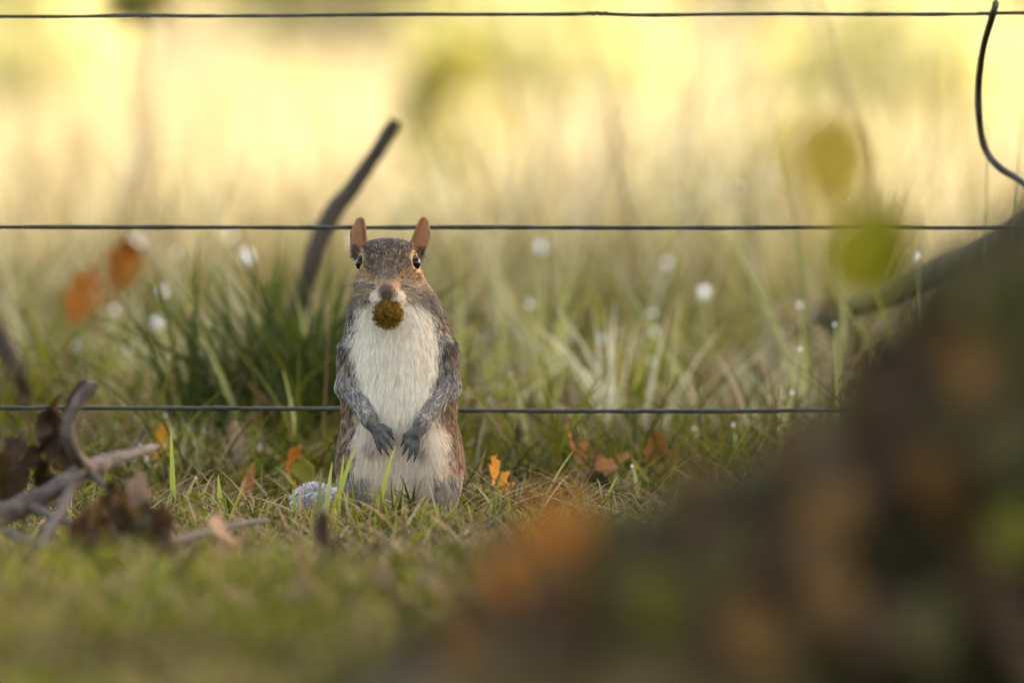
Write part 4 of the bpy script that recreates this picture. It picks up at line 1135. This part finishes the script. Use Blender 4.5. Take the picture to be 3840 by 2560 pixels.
def fur_colour(P, N, rs):
    """per-hair (root, tip) colours and length in mm, from where on the animal it grows"""
    n = len(P); x, y, z = P.T
    u = rs.random(n); jit = rs.normal(0, 1, n)
    DK = np.array((0.028, 0.027, 0.026)); GY = np.array((0.16, 0.145, 0.125)); LT = np.array((0.5, 0.44, 0.36))
    TAN = np.array((0.33, 0.205, 0.105)); OC = np.array((0.46, 0.26, 0.1)); WH = np.array((0.9, 0.815, 0.69)); RUS = np.array((0.3, 0.15, 0.065)); BRN = np.array((0.1, 0.062, 0.036))
    def mix3(pr, cols):
        e = np.cumsum(pr) / np.sum(pr); k = np.searchsorted(e, u)
        return np.array(cols)[np.clip(k, 0, len(cols) - 1)]
    # back and sides, agouti
    col = mix3((0.34, 0.3, 0.22, 0.14), (DK, TAN, GY, LT))
    ln = np.full(n, 6.5)
    def blend(w, c):
        nonlocal col
        col = col * (1 - w[:, None]) + c * w[:, None]
    hard = lambda w: (rs.random(n) < w).astype(float)
    # russet flanks below the elbows
    w = hard(sstep(104, 92, z) * sstep(22, 30, np.abs(x - 1.5)) * 0.92)
    blend(w, mix3((0.28, 0.3, 0.3, 0.12), (DK, RUS * 1.05, TAN * 0.95, LT)))
    # white bib and belly
    l = np.interp(z, BIB[:, 0], BIB[:, 1]); r = np.interp(z, BIB[:, 0], BIB[:, 2])
    ew = 7.0
    jag = 3.0 * np.array([mnoise.noise(Vector((a * 0.16, b * 0.1, c * 0.22))) for a, b, c in zip(x, y, z)]); l = l + jag; r = r + jag
    wb = sstep(-ew, ew * 0.5, x - l) * sstep(-ew, ew * 0.5, r - x) * sstep(0.15, -0.25, N[:, 1]) * sstep(163, 153, z)
    wb = hard(wb)
    white = WH * (1 + 0.1 * jit[:, None]) * np.where((rs.random(n) < 0.12)[:, None], np.array((0.72, 0.62, 0.5)), 1.0)
    blend(wb, white)
    ln = np.where(wb > 0.5, 7.5, ln)
    # darker thumb-marks in the groin, warm tint low on the belly
    for cx, cz in ((X(1392), Z(1678)), (X(1588), Z(1680))):
        blend(hard(0.75 * np.exp(-((x - cx) ** 2 + (z - cz) ** 2) / 22.0)) * (y < 0), np.tile(np.array((0.16, 0.1, 0.07)), (n, 1)))
    blend(0.5 * sstep(82, 45, z) * wb, np.tile(np.array((0.56, 0.45, 0.33)), (n, 1)))
    blend(0.4 * sstep(34, 12, z) * wb, np.tile(np.array((0.42, 0.35, 0.25)), (n, 1)))
    # dark border of the bib
    edge = np.exp(-((x - l + 3.5) / 3.0) ** 2) + np.exp(-((x - r - 3.5) / 3.0) ** 2)
    blend(hard(np.clip(edge, 0, 1) * 0.38 * (z > 95) * (z < 150) * (y < 5)), mix3((0.6, 0.4), (DK, GY * 0.6)))
    # lower hind legs grey-white
    w = hard(sstep(40, 30, z) * sstep(18, 25, np.abs(x - 1.5)) * 0.95)
    blend(w, mix3((0.25, 0.35, 0.4), (DK * 1.6, GY * 1.6, LT * 1.2)))
    # arms
    da = np.full(n, 99.0); along = np.zeros(n)
    dvec = np.zeros((n, 3))
    for s in (-1, 1):
        a = ARM[s]
        for i in range(3):
            dd = d_cone(P, a[i], a[i + 1], ARM_R[i], ARM_R[i + 1])
            m = dd < da
            da[m] = dd[m]
            ab = np.array(a[i + 1], float) - np.array(a[i], float)
            t = np.clip(((P - np.array(a[i])) @ ab) / (ab @ ab), 0, 1)
            along[m] = (i + t)[m]; dvec[m] = ab / np.linalg.norm(ab)
        for p, q, r_ in FING[s]:
            for e0, e1 in ((p, q), (q, r_)):
                dd = d_cone(P, e0, e1, 2.3, 1.9); m = dd < da
                da[m] = dd[m]; along[m] = 3.2
                ab = np.array(e1, float) - np.array(e0, float); dvec[m] = ab / np.linalg.norm(ab)
    arm = (da < 1.2) & (along > 0.35)
    aw = hard(np.where(arm, sstep(0.35, 0.8, along), 0))
    ca = mix3((0.36, 0.3, 0.34), (DK * 1.2, GY * 1.1, LT * 1.2))
    wrist = sstep(1.7, 2.8, along)
    ca = ca * (1 - 0.85 * wrist[:, None]) + (DK * 1.05) * 0.85 * wrist[:, None]
    # pale inner side of the upper arm
    blend(aw, ca)
    ln = np.where(aw > 0.5, 4.6 - 2.6 * sstep(1.4, 3, along), ln)
    # elbows carry a pale tuft
    for s in (-1, 1):
        e = np.array(ARM[s][1]); w = np.exp(-(np.sum((P - e - np.array((s * 9, 2, -2))) ** 2, 1)) / 18.0)
        blend(hard(0.9 * w), np.tile(LT * 1.2, (n, 1)))
    # head
    hx = x - HX
    head = sstep(150, 160, z + 0.35 * np.abs(y + 20) * (y < -20)) * sstep(12, 4, y) * ((z > 158) | (y < -33))
    ch = mix3((0.55, 0.2, 0.25), (DK * 0.75, GY * 0.65, TAN * 1.25))
    blend(hard(head * sstep(164, 172, z)), ch)
    ln = np.where(head > 0.5, 4.2, ln)
    # ochre cheeks and bridge
    wo = np.clip(np.exp(-((z - 172) / 6.0) ** 2) * sstep(6, 13, np.abs(hx)) * 1.0 + sstep(-35, -44, y) * sstep(159, 164, z) * sstep(174, 168, z) * 0.9, 0, 1) * head
    blend(hard(wo * 0.82), mix3((0.2, 0.8), (BRN, OC * 0.95)))
    # brown strip from nose to forehead
    wn_ = head * np.exp(-(hx / 4.0) ** 2) * sstep(172, 165, z) * (y < -30)
    blend(hard(0.55 * wn_), np.tile(BRN * 0.9, (n, 1)))
    # pale whisker pads and lips
    for s in (-1, 1):
        c = np.array((HX + s * 8.8, -43, 155.8))
        blend(hard(1.15 * np.exp(-np.sum((P - c) ** 2 * np.array((1.0, 0.5, 1.2)), 1) / 13.0).clip(0, 0.9)), WH * 1.02 * np.ones((n, 1)))
        # pale side of the throat, ringed eyes
        blend(hard(0.95 * np.exp(-(((x - HX - s * 13.5) / 7.5) ** 2 + ((z - 162) / 7.5) ** 2)) * (y < -8)), np.tile(LT * np.array((1.12, 1.02, 0.92)), (n, 1)))
        e = EYES[0 if s < 0 else 1]
        de = np.linalg.norm(P - e, axis=1)
        blend(hard(0.95 * np.exp(-((de - 7.4) / 2.0) ** 2)), np.tile(OC * 1.12 + 0.03, (n, 1)))
        ln = np.where(de < 9.5, 1.5, ln)
    ln = np.where((z > 150) & (y < -30), np.clip(3.4 - (-30 - y) * 0.12, 1.6, 4), ln)
    nose = np.linalg.norm(P - np.array((HX - 0.4, -51.5, 162.0)), axis=1)
    blend((nose < 5.6).astype(float), np.tile(np.array((0.1, 0.052, 0.04)), (n, 1)))
    # ears
    ear = np.zeros(n, bool); earcol = np.zeros((n, 3))
    for s in (-1, 1):
        base, ax, uu, nn, L = ear_frame(s)
        v = (P - base) @ ax / L
        m = (v > -0.12 + 0.3 * rs.random(n)) & (np.abs((P - base) @ uu) < 9) & (np.abs((P - base) @ nn) < 8)
        ear |= m
        rel = P - base - np.outer((P - base) @ ax, ax)
        med = -s * rel[:, 0]
        ec = np.where((med > 1.0)[:, None], np.array((0.19, 0.092, 0.036)), np.array((0.31, 0.14, 0.07)))
        ec = ec * (1 - 0.35 * sstep(0.25, -0.3, v))[:, None]
        earcol[m] = ec[m]
    blend(ear.astype(float), earcol * (1 + 0.12 * jit[:, None]))
    ln = np.where(ear, 0.9, ln)
    # tail
    tl = np.full(n, 99.0)
    for a, b in zip(TAIL[:-1], TAIL[1:]):
        tl = np.minimum(tl, d_cone(P, a, b, 7, 6.5))
    tm = (tl < 1.5) & ((x < -40) | (y > 44))
    blend(tm.astype(float), mix3((0.18, 0.17, 0.65), (DK * 1.5, RUS, np.array((0.85, 0.84, 0.82)))))
    ln = np.where(tm, 15.0, ln)
    return np.clip(col, 0.008, 0.93), ln, dict(arm=arm, dvec=dvec, head=head, ear=ear, tail=tm, wb=wb, along=along)

def build_squirrel():
    root = empty('squirrel', (SQ_X, 0, 0.0))
    tag(root, 'grey squirrel with white chest standing upright in the grass holding a burr in its mouth', 'squirrel')
    MM = 0.001
    h = 1.0
    lo = np.array((-70.0, -60.0, -2.0)); hi = np.array((56.0, 72.0, 218.0))
    nx, ny, nz = ((hi - lo) / h).astype(int) + 1
    F = np.empty((nx, ny, nz), np.float32)
    gx = lo[0] + h * np.arange(nx); gy = lo[1] + h * np.arange(ny); gz = lo[2] + h * np.arange(nz)
    for k0 in range(0, nz, 20):
        k1 = min(nz, k0 + 20)
        A = np.stack(np.meshgrid(gx, gy, gz[k0:k1], indexing='ij'), -1).astype(np.float32)
        F[:, :, k0:k1] = body_sdf(A)
    V, Q = surface_nets(F, lo, h)
    # normals from the field's gradient
    def normals(P):
        e = 0.6; g = np.zeros_like(P)
        for a in range(3):
            o = np.zeros(3); o[a] = e
            g[:, a] = body_sdf((P + o).astype(np.float32)) - body_sdf((P - o).astype(np.float32))
        return g / (np.linalg.norm(g, axis=1)[:, None] + 1e-9)
    rs = np.random.default_rng(3)
    Nv = normals(V)
    cv, lv, iv = fur_colour(V, Nv, rs)
    # average the skin colour under the hairs so that the skin itself is not speckled
    acc = cv.copy(); w = np.ones(len(V))
    for it in range(3):
        a2 = acc.copy(); w2 = np.ones(len(V))
        for i in range(4):
            np.add.at(a2, Q[:, i], acc[Q[:, (i + 1) % 4]]); np.add.at(w2, Q[:, i], 1)
            np.add.at(a2, Q[:, i], acc[Q[:, (i + 2) % 4]]); np.add.at(w2, Q[:, i], 1)
        acc = a2 / w2[:, None]
    body = mesh_np('body', V * MM, Q, True, acc * 0.9)
    m = attr_mat('squirrel_skin', 0.75, 0.2, 0)
    ob = link('body', body, root, m)
    # ------------ fur
    A, B, C, D = (V[Q[:, i]] for i in range(4))
    area = 0.5 * np.linalg.norm(np.cross(C - A, D - B), axis=1)
    ok = area > 0
    NH = 190000
    wgt = area.copy()
    cen = (A + B + C + D) / 4
    wgt *= np.where(cen[:, 1] > 20, 0.35, 1.0) * np.where(cen[:, 2] > 150, 2.2, 1.0) * np.where(cen[:, 2] < 3, 0.1, 1)
    fi = rs.choice(len(Q), NH, p=wgt / wgt.sum())
    s, t = rs.random((2, NH, 1))
    P = (A[fi] * (1 - s) + B[fi] * s) * (1 - t) + (D[fi] * (1 - s) + C[fi] * s) * t
    N = normals(P)
    P = P - N * 0.25
    keep = np.ones(NH, bool)
    for e in EYES: keep &= np.linalg.norm(P - e, axis=1) > EYE_R + 0.35
    keep &= np.linalg.norm(P - np.array((HX - 0.4, -51.5, 161.5)), axis=1) > 4.6
    P, N = P[keep], N[keep]; n = len(P)
    col, ln, info = fur_colour(P, N, rs)
    fin = (info['along'] > 3.1) & info['arm']
    # combing field
    T = np.tile(np.array((0, 0.12, -1.0)), (n, 1))
    T[:, 0] += 0.12 * np.sign(P[:, 0]) * (np.abs(P[:, 0]) > 25)
    hm = info['head'] > 0.5
    back = P - np.array((HX, -56, 160.0)); back /= np.linalg.norm(back, axis=1)[:, None]
    T[hm] = back[hm] + np.array((0, 0.25, 0))
    nk = (P[:, 2] > 140) & (P[:, 2] < 166) & ~hm
    T[nk] = np.stack([(P[nk, 0] - HX) * 0.03, 0 * P[nk, 0] + 0.1, -np.ones(nk.sum())], 1)
    am = info['arm']; T[am] = info['dvec'][am]
    em = info['ear']; T[em] = (0, 0, 1.0)
    tm = info['tail']
    T[tm] = N[tm] * 0.9 + np.array((-0.25, -0.5, 0.05))
    # soft swirl
    sw = np.array([(mnoise.noise(Vector(p) * 0.09), mnoise.noise(Vector(p) * 0.09 + Vector((9, 3, 1))), mnoise.noise(Vector(p) * 0.09 + Vector((2, 8, 5)))) for p in P])
    T = T / (np.linalg.norm(T, axis=1)[:, None] + 1e-9) + sw * 0.45 + rs.normal(0, 0.09, (n, 3))
    T -= N * np.sum(T * N, 1)[:, None]
    T /= np.linalg.norm(T, axis=1)[:, None] + 1e-9
    lift = np.where(em, 0.5, np.where(hm, 0.45, 0.42)) * (1 + 0.25 * rs.normal(size=n))
    lift = np.where(tm, 1.4, lift)
    lift = np.where(am, 0.3, lift)
    ln = ln * rs.uniform(0.65, 1.2, n)
    ln = np.where(fin, 1.1, ln)
    k = 5
    PT = np.zeros((n, k, 3))
    tt = np.linspace(0, 1, k)
    for i, q in enumerate(tt):
        PT[:, i] = P + T * (ln * q * np.cos(lift))[:, None] + N * (ln * (q - 0.5 * q * q) * np.sin(lift) * 1.25)[:, None]
        PT[:, i, 2] -= np.where(tm, 0.2, 0.12) * ln * q * q
    # clumping: tips drawn together
    nc = 9000
    ci = rs.choice(n, nc, replace=False)
    kd = kdtree.KDTree(nc)
    for j, c in enumerate(ci): kd.insert(P[c], j)
    kd.balance()
    own = np.array([kd.find(p)[1] for p in P])
    cl = PT[ci][own]
    strength = np.where(hm | em, 0.25, 0.36)[:, None]
    dist = np.linalg.norm(P - P[ci][own], axis=1)[:, None]
    strength = strength * (dist < 4)
    for i, q in enumerate(tt):
        PT[:, i] += (cl[:, i] - PT[:, i]) * strength * q ** 1.5
    # a clump keeps to one tone: speckle larger than single hairs
    cc = col[ci][own]
    mixw = np.where(info['wb'] > 0.5, 0.3, 0.55)
    mixw = np.where(hm, 0.4, mixw)[:, None]
    # streaks along the lie of the coat
    B_ = np.cross(N, T)
    st = np.array([mnoise.noise(Vector((a, b, c))) for a, b, c in zip((P * B_).sum(1) * 0.42, (P * T).sum(1) * 0.11, P[:, 1] * 0.05)])
    amp = np.where(info['wb'] > 0.5, 0.12, np.where(em | fin, 0.0, np.where(hm, 0.55, 0.75)))
    streak = np.clip(1 + amp * st * 1.8, 0.3, 1.7)[:, None]
    same = (np.abs(cc.mean(1) - col.mean(1)) < 0.45)[:, None]
    col = np.where(same, col * (1 - mixw) + cc * mixw, col)
    col = np.clip(col * streak, 0.006, 0.95)
    CC = np.zeros((n, k, 3))
    for i, q in enumerate(tt):
        CC[:, i] = np.minimum(col * (0.86 + 0.22 * q), 0.95)
    hc = bpy.data.hair_curves.new('fur')
    hc.add_curves([k] * n)
    hc.attributes['position'].data.foreach_set('vector', (PT * MM).astype(np.float32).ravel())
    ra = hc.attributes.get('radius') or hc.attributes.new('radius', 'FLOAT', 'POINT')
    rad = np.array([1.0, 0.95, 0.8, 0.55, 0.12])[None] * (0.08 * rs.uniform(0.7, 1.3, (n, 1))) * np.where(tm, 1.3, 1.0)[:, None]
    ra.data.foreach_set('value', (rad * MM).astype(np.float32).ravel())
    ca = hc.attributes.new('Col', 'FLOAT_COLOR', 'POINT')
    c4 = np.ones((n, k, 4), np.float32); c4[..., :3] = CC
    ca.data.foreach_set('color', c4.ravel())
    mf = attr_mat('squirrel_fur', 0.55, 0.25, 0.25)
    fo = link('fur', hc, root, mf)
    fo['kind'] = 'stuff'
    # ------------ eyes
    me_, _, nd, lk, bs = new_mat('eye_black')
    bs.inputs['Base Color'].default_value = (0.006, 0.005, 0.005, 1); bs.inputs['Roughness'].default_value = 0.04
    bs.inputs['Specular IOR Level'].default_value = 0.12
    ml_, _, nd, lk, b2 = new_mat('eyelid')
    b2.inputs['Base Color'].default_value = (0.05, 0.035, 0.03, 1); b2.inputs['Roughness'].default_value = 0.5
    for e, s in zip(EYES, (-1, 1)):
        vv, ff = [], []
        nu, nv = 28, 18
        for a in range(nv + 1):
            th = math.pi * a / nv
            for b in range(nu):
                ph = 2 * math.pi * b / nu
                vv.append(e + EYE_R * np.array((math.sin(th) * math.cos(ph) * 0.96, math.sin(th) * math.sin(ph), math.cos(th) * 0.97)))
        for a in range(nv):
            for b in range(nu):
                ff.append((a * nu + b, (a + 1) * nu + b, (a + 1) * nu + (b + 1) % nu, a * nu + (b + 1) % nu))
        eo = link('eye', mesh_np('eye', np.array(vv) * MM, np.array(ff)), root, me_)
        axis = Vector((s * 0.93, -0.36, 0.05)).normalized(); u = axis.cross(Vector((0, 0, 1))).normalized(); v = axis.cross(u)
        ring = [Vector(e) + axis * 1.9 + (u * math.cos(q) * 5.6 + v * math.sin(q) * 5.75) for q in np.linspace(0, 2 * math.pi, 33)]
        vv, ff = tube(ring, [0.5] * 33, 8)
        link('eyelid', mesh_np('eyelid', vv * MM, ff), eo, ml_)
    # ------------ nose leather
    mn_ = noise_mat('nose_leather', [(0.3, (0.024, 0.015, 0.01)), (0.7, (0.07, 0.043, 0.028))], 400, 4, 0.7, 0.3, 900, 0.0003, spec=0.15)
    vv, ff = [], []
    nu, nv = 20, 12
    for a in range(nv + 1):
        th = math.pi * a / nv
        for b in range(nu):
            ph = 2 * math.pi * b / nu
            x, y, z = math.sin(th) * math.cos(ph), math.sin(th) * math.sin(ph), math.cos(th)
            wd = 5.0 * (0.62 + 0.38 * (z * 0.5 + 0.5))
            dent = 1 - 0.45 * math.exp(-((abs(x) - 0.5) / 0.2) ** 2 - ((z + 0.3) / 0.28) ** 2) * (y < 0) - 0.2 * math.exp(-(x / 0.1) ** 2) * (z < 0.1) * (y < 0)
            vv.append((HX - 0.4 + x * wd, -49.2 + y * 3.0 * dent + 0.6 * z, 161.4 + z * 5.0))
    for a in range(nv):
        for b in range(nu):
            ff.append((a * nu + b, (a + 1) * nu + b, (a + 1) * nu + (b + 1) % nu, a * nu + (b + 1) % nu))
    link('nose', mesh_np('nose', np.array(vv) * MM, np.array(ff)), root, mn_)
    # ------------ claws
    mc_ = noise_mat('claw', [(0.3, (0.012, 0.011, 0.01)), (0.7, (0.04, 0.035, 0.03))], 300, 3, 0.35, 0)
    for s in (-1, 1):
        for p, q, r in FING[s]:
            q, r = Vector(q), Vector(r); dr = (r - q).normalized()
            vv, ff = tube([r - dr * 0.8, r + dr * 1.5 + Vector((0, -0.7, 0)), r + dr * 3.0 + Vector((-s * 0.4, 0.2, -0.5)), r + dr * 4.0 + Vector((-s * 0.7, 1.2, -1.0))], [1.0, 0.8, 0.5, 0.1], 8, 9)
            link('claw', mesh_np('claw', vv * MM, ff), root, mc_)
        for j in (-1, 0, 1):
            r = Vector((1.5 + s * 27 + j * 4.6, -47, 3.2))
            vv, ff = tube([r, r + Vector((0, -3, 0.4)), r + Vector((0, -5.5, -1.2))], [1.2, 0.8, 0.1], 8, 7)
            link('claw', mesh_np('claw', vv * MM, ff), root, mc_)
    # ------------ whiskers
    rw = random.Random(5)
    W = []
    for s in (-1, 1):
        for i in range(10):
            r0 = Vector((HX + s * rw.uniform(7.5, 11), -44 + rw.uniform(-1, 6), rw.uniform(159, 168)))
            a = rw.uniform(-0.75, 0.35); L = rw.uniform(20, 58)
            dr = Vector((s * math.cos(a), rw.uniform(-0.25, 0.4), math.sin(a) * 0.8))
            W.append([r0 + dr * (L * q) + Vector((0, 0, -0.012 * (L * q) ** 2 * rw.uniform(0.4, 0.9))) for q in np.linspace(0, 1, 8)])
        for i in range(4):
            e = EYES[0 if s < 0 else 1]
            r0 = Vector(e) + Vector((-s * 1, -1, 6)); dr = Vector((s * rw.uniform(0.6, 1), -0.1, rw.uniform(0.1, 0.8))); L = rw.uniform(8, 20)
            W.append([r0 + dr * (L * q) + Vector((0, 0, 0.01 * (L * q) ** 2)) for q in np.linspace(0, 1, 8)])
    hw = bpy.data.hair_curves.new('whiskers')
    hw.add_curves([8] * len(W))
    pos = np.array([[tuple(p) for p in w] for w in W], np.float32) * MM
    hw.attributes['position'].data.foreach_set('vector', pos.ravel())
    ra = hw.attributes.get('radius') or hw.attributes.new('radius', 'FLOAT', 'POINT')
    ra.data.foreach_set('value', (np.tile(np.linspace(0.13, 0.03, 8), len(W)) * MM).astype(np.float32))
    mw_, _, nd, lk, bw = new_mat('whisker')
    bw.inputs['Base Color'].default_value = (0.03, 0.027, 0.024, 1); bw.inputs['Roughness'].default_value = 0.3
    wo = link('whiskers', hw, root, mw_); wo['kind'] = 'stuff'
    return root
build_squirrel()

# ------------------------------------------------------------------ the spiny burr in its mouth
def build_burr():
    c = Vector((X(1457), -49.5, Z(1172)))
    root = empty('spiny_burr', Vector((SQ_X, 0, 0)) + c * 0.001)
    tag(root, 'olive brown spiny nut burr held in the squirrel mouth', 'nut')
    nu, nv = 44, 30; V, F = [], []
    def rad(dv):
        v = Vector(dv)
        return 9.4 * (1 + 0.07 * mnoise.noise(v * 2.2) + 0.05 * mnoise.noise(v * 6))
    for a in range(nv + 1):
        th = math.pi * a / nv
        for b in range(nu):
            ph = 2 * math.pi * b / nu
            dv = (math.sin(th) * math.cos(ph), math.sin(th) * math.sin(ph), math.cos(th))
            r = rad(dv); V.append((dv[0] * r, dv[1] * r * 0.92, dv[2] * r * 0.92))
    for a in range(nv):
        for b in range(nu):
            F.append((a * nu + b, (a + 1) * nu + b, (a + 1) * nu + (b + 1) % nu, a * nu + (b + 1) % nu))
    mb = noise_mat('burr_husk', [(0.35, (0.04, 0.022, 0.0015)), (0.6, (0.105, 0.06, 0.003)), (0.75, (0.2, 0.1, 0.008))], 260, 5, 0.8, 0.6, 700, 0.001, spec=0.08)
    link('husk', mesh_np('husk', np.array(V) * 0.001, np.array(F)), root, mb)
    parts = []
    rr = random.Random(4)
    for i in range(620):
        dv = Vector((rr.gauss(0, 1), rr.gauss(-0.2, 1), rr.gauss(-0.1, 1))).normalized()
        tg = dv.cross(Vector((rr.gauss(0, 1), rr.gauss(0, 1), rr.gauss(0, 1)))).normalized()
        r = rad(dv) * 0.96; L = rr.uniform(1.5, 4.4); b = rr.uniform(0.5, 1.8)
        parts.append(tube([dv * r, dv * (r + L * 0.55) + tg * L * 0.2 * b, dv * (r + L * (0.95 - 0.35 * b)) + tg * L * 0.75 * b], [0.24, 0.17, 0.05], 4, 5))
    ms = noise_mat('burr_spine', [(0.3, (0.08, 0.042, 0.004)), (0.7, (0.25, 0.13, 0.02))], 200, 3, 0.7, 0, spec=0.1)
    V, F = join(parts)
    so = link('spines', mesh_np('spines', V * 0.001, F), root, ms); so['kind'] = 'stuff'
build_burr()

# the turf goes on either side of the strip the lens looks along
def side_turf():
    n = 40000
    x = RNG.uniform(-3.2, 3.2, n); d = RNG.uniform(4.6, 17.0, n)
    k = np.abs(x) > 0.047 * d + 0.1
    x, d = x[k], d[k]; n = len(x); y = d - CAM_D
    p = patch(x, y, 2.0, 71.0)
    h = RNG.gamma(4, 0.009, n) * (1 + 0.6 * p) * np.where(d > 9, 1.7, 1.0) + 0.008
    c = np.where((RNG.random(n) < 0.35 - 0.4 * p)[:, None], pick(STRAWS, n), pick(GREENS, n))
    return grass_obj('side_grass', [blades(x, y, h, RNG.uniform(0.003, 0.007, n), c, RNG.uniform(0.1, 0.6, n), RNG.uniform(0, 0.8, n), levels=3)], 'mixed green and straw turf on both sides of the squirrel')
side_turf()
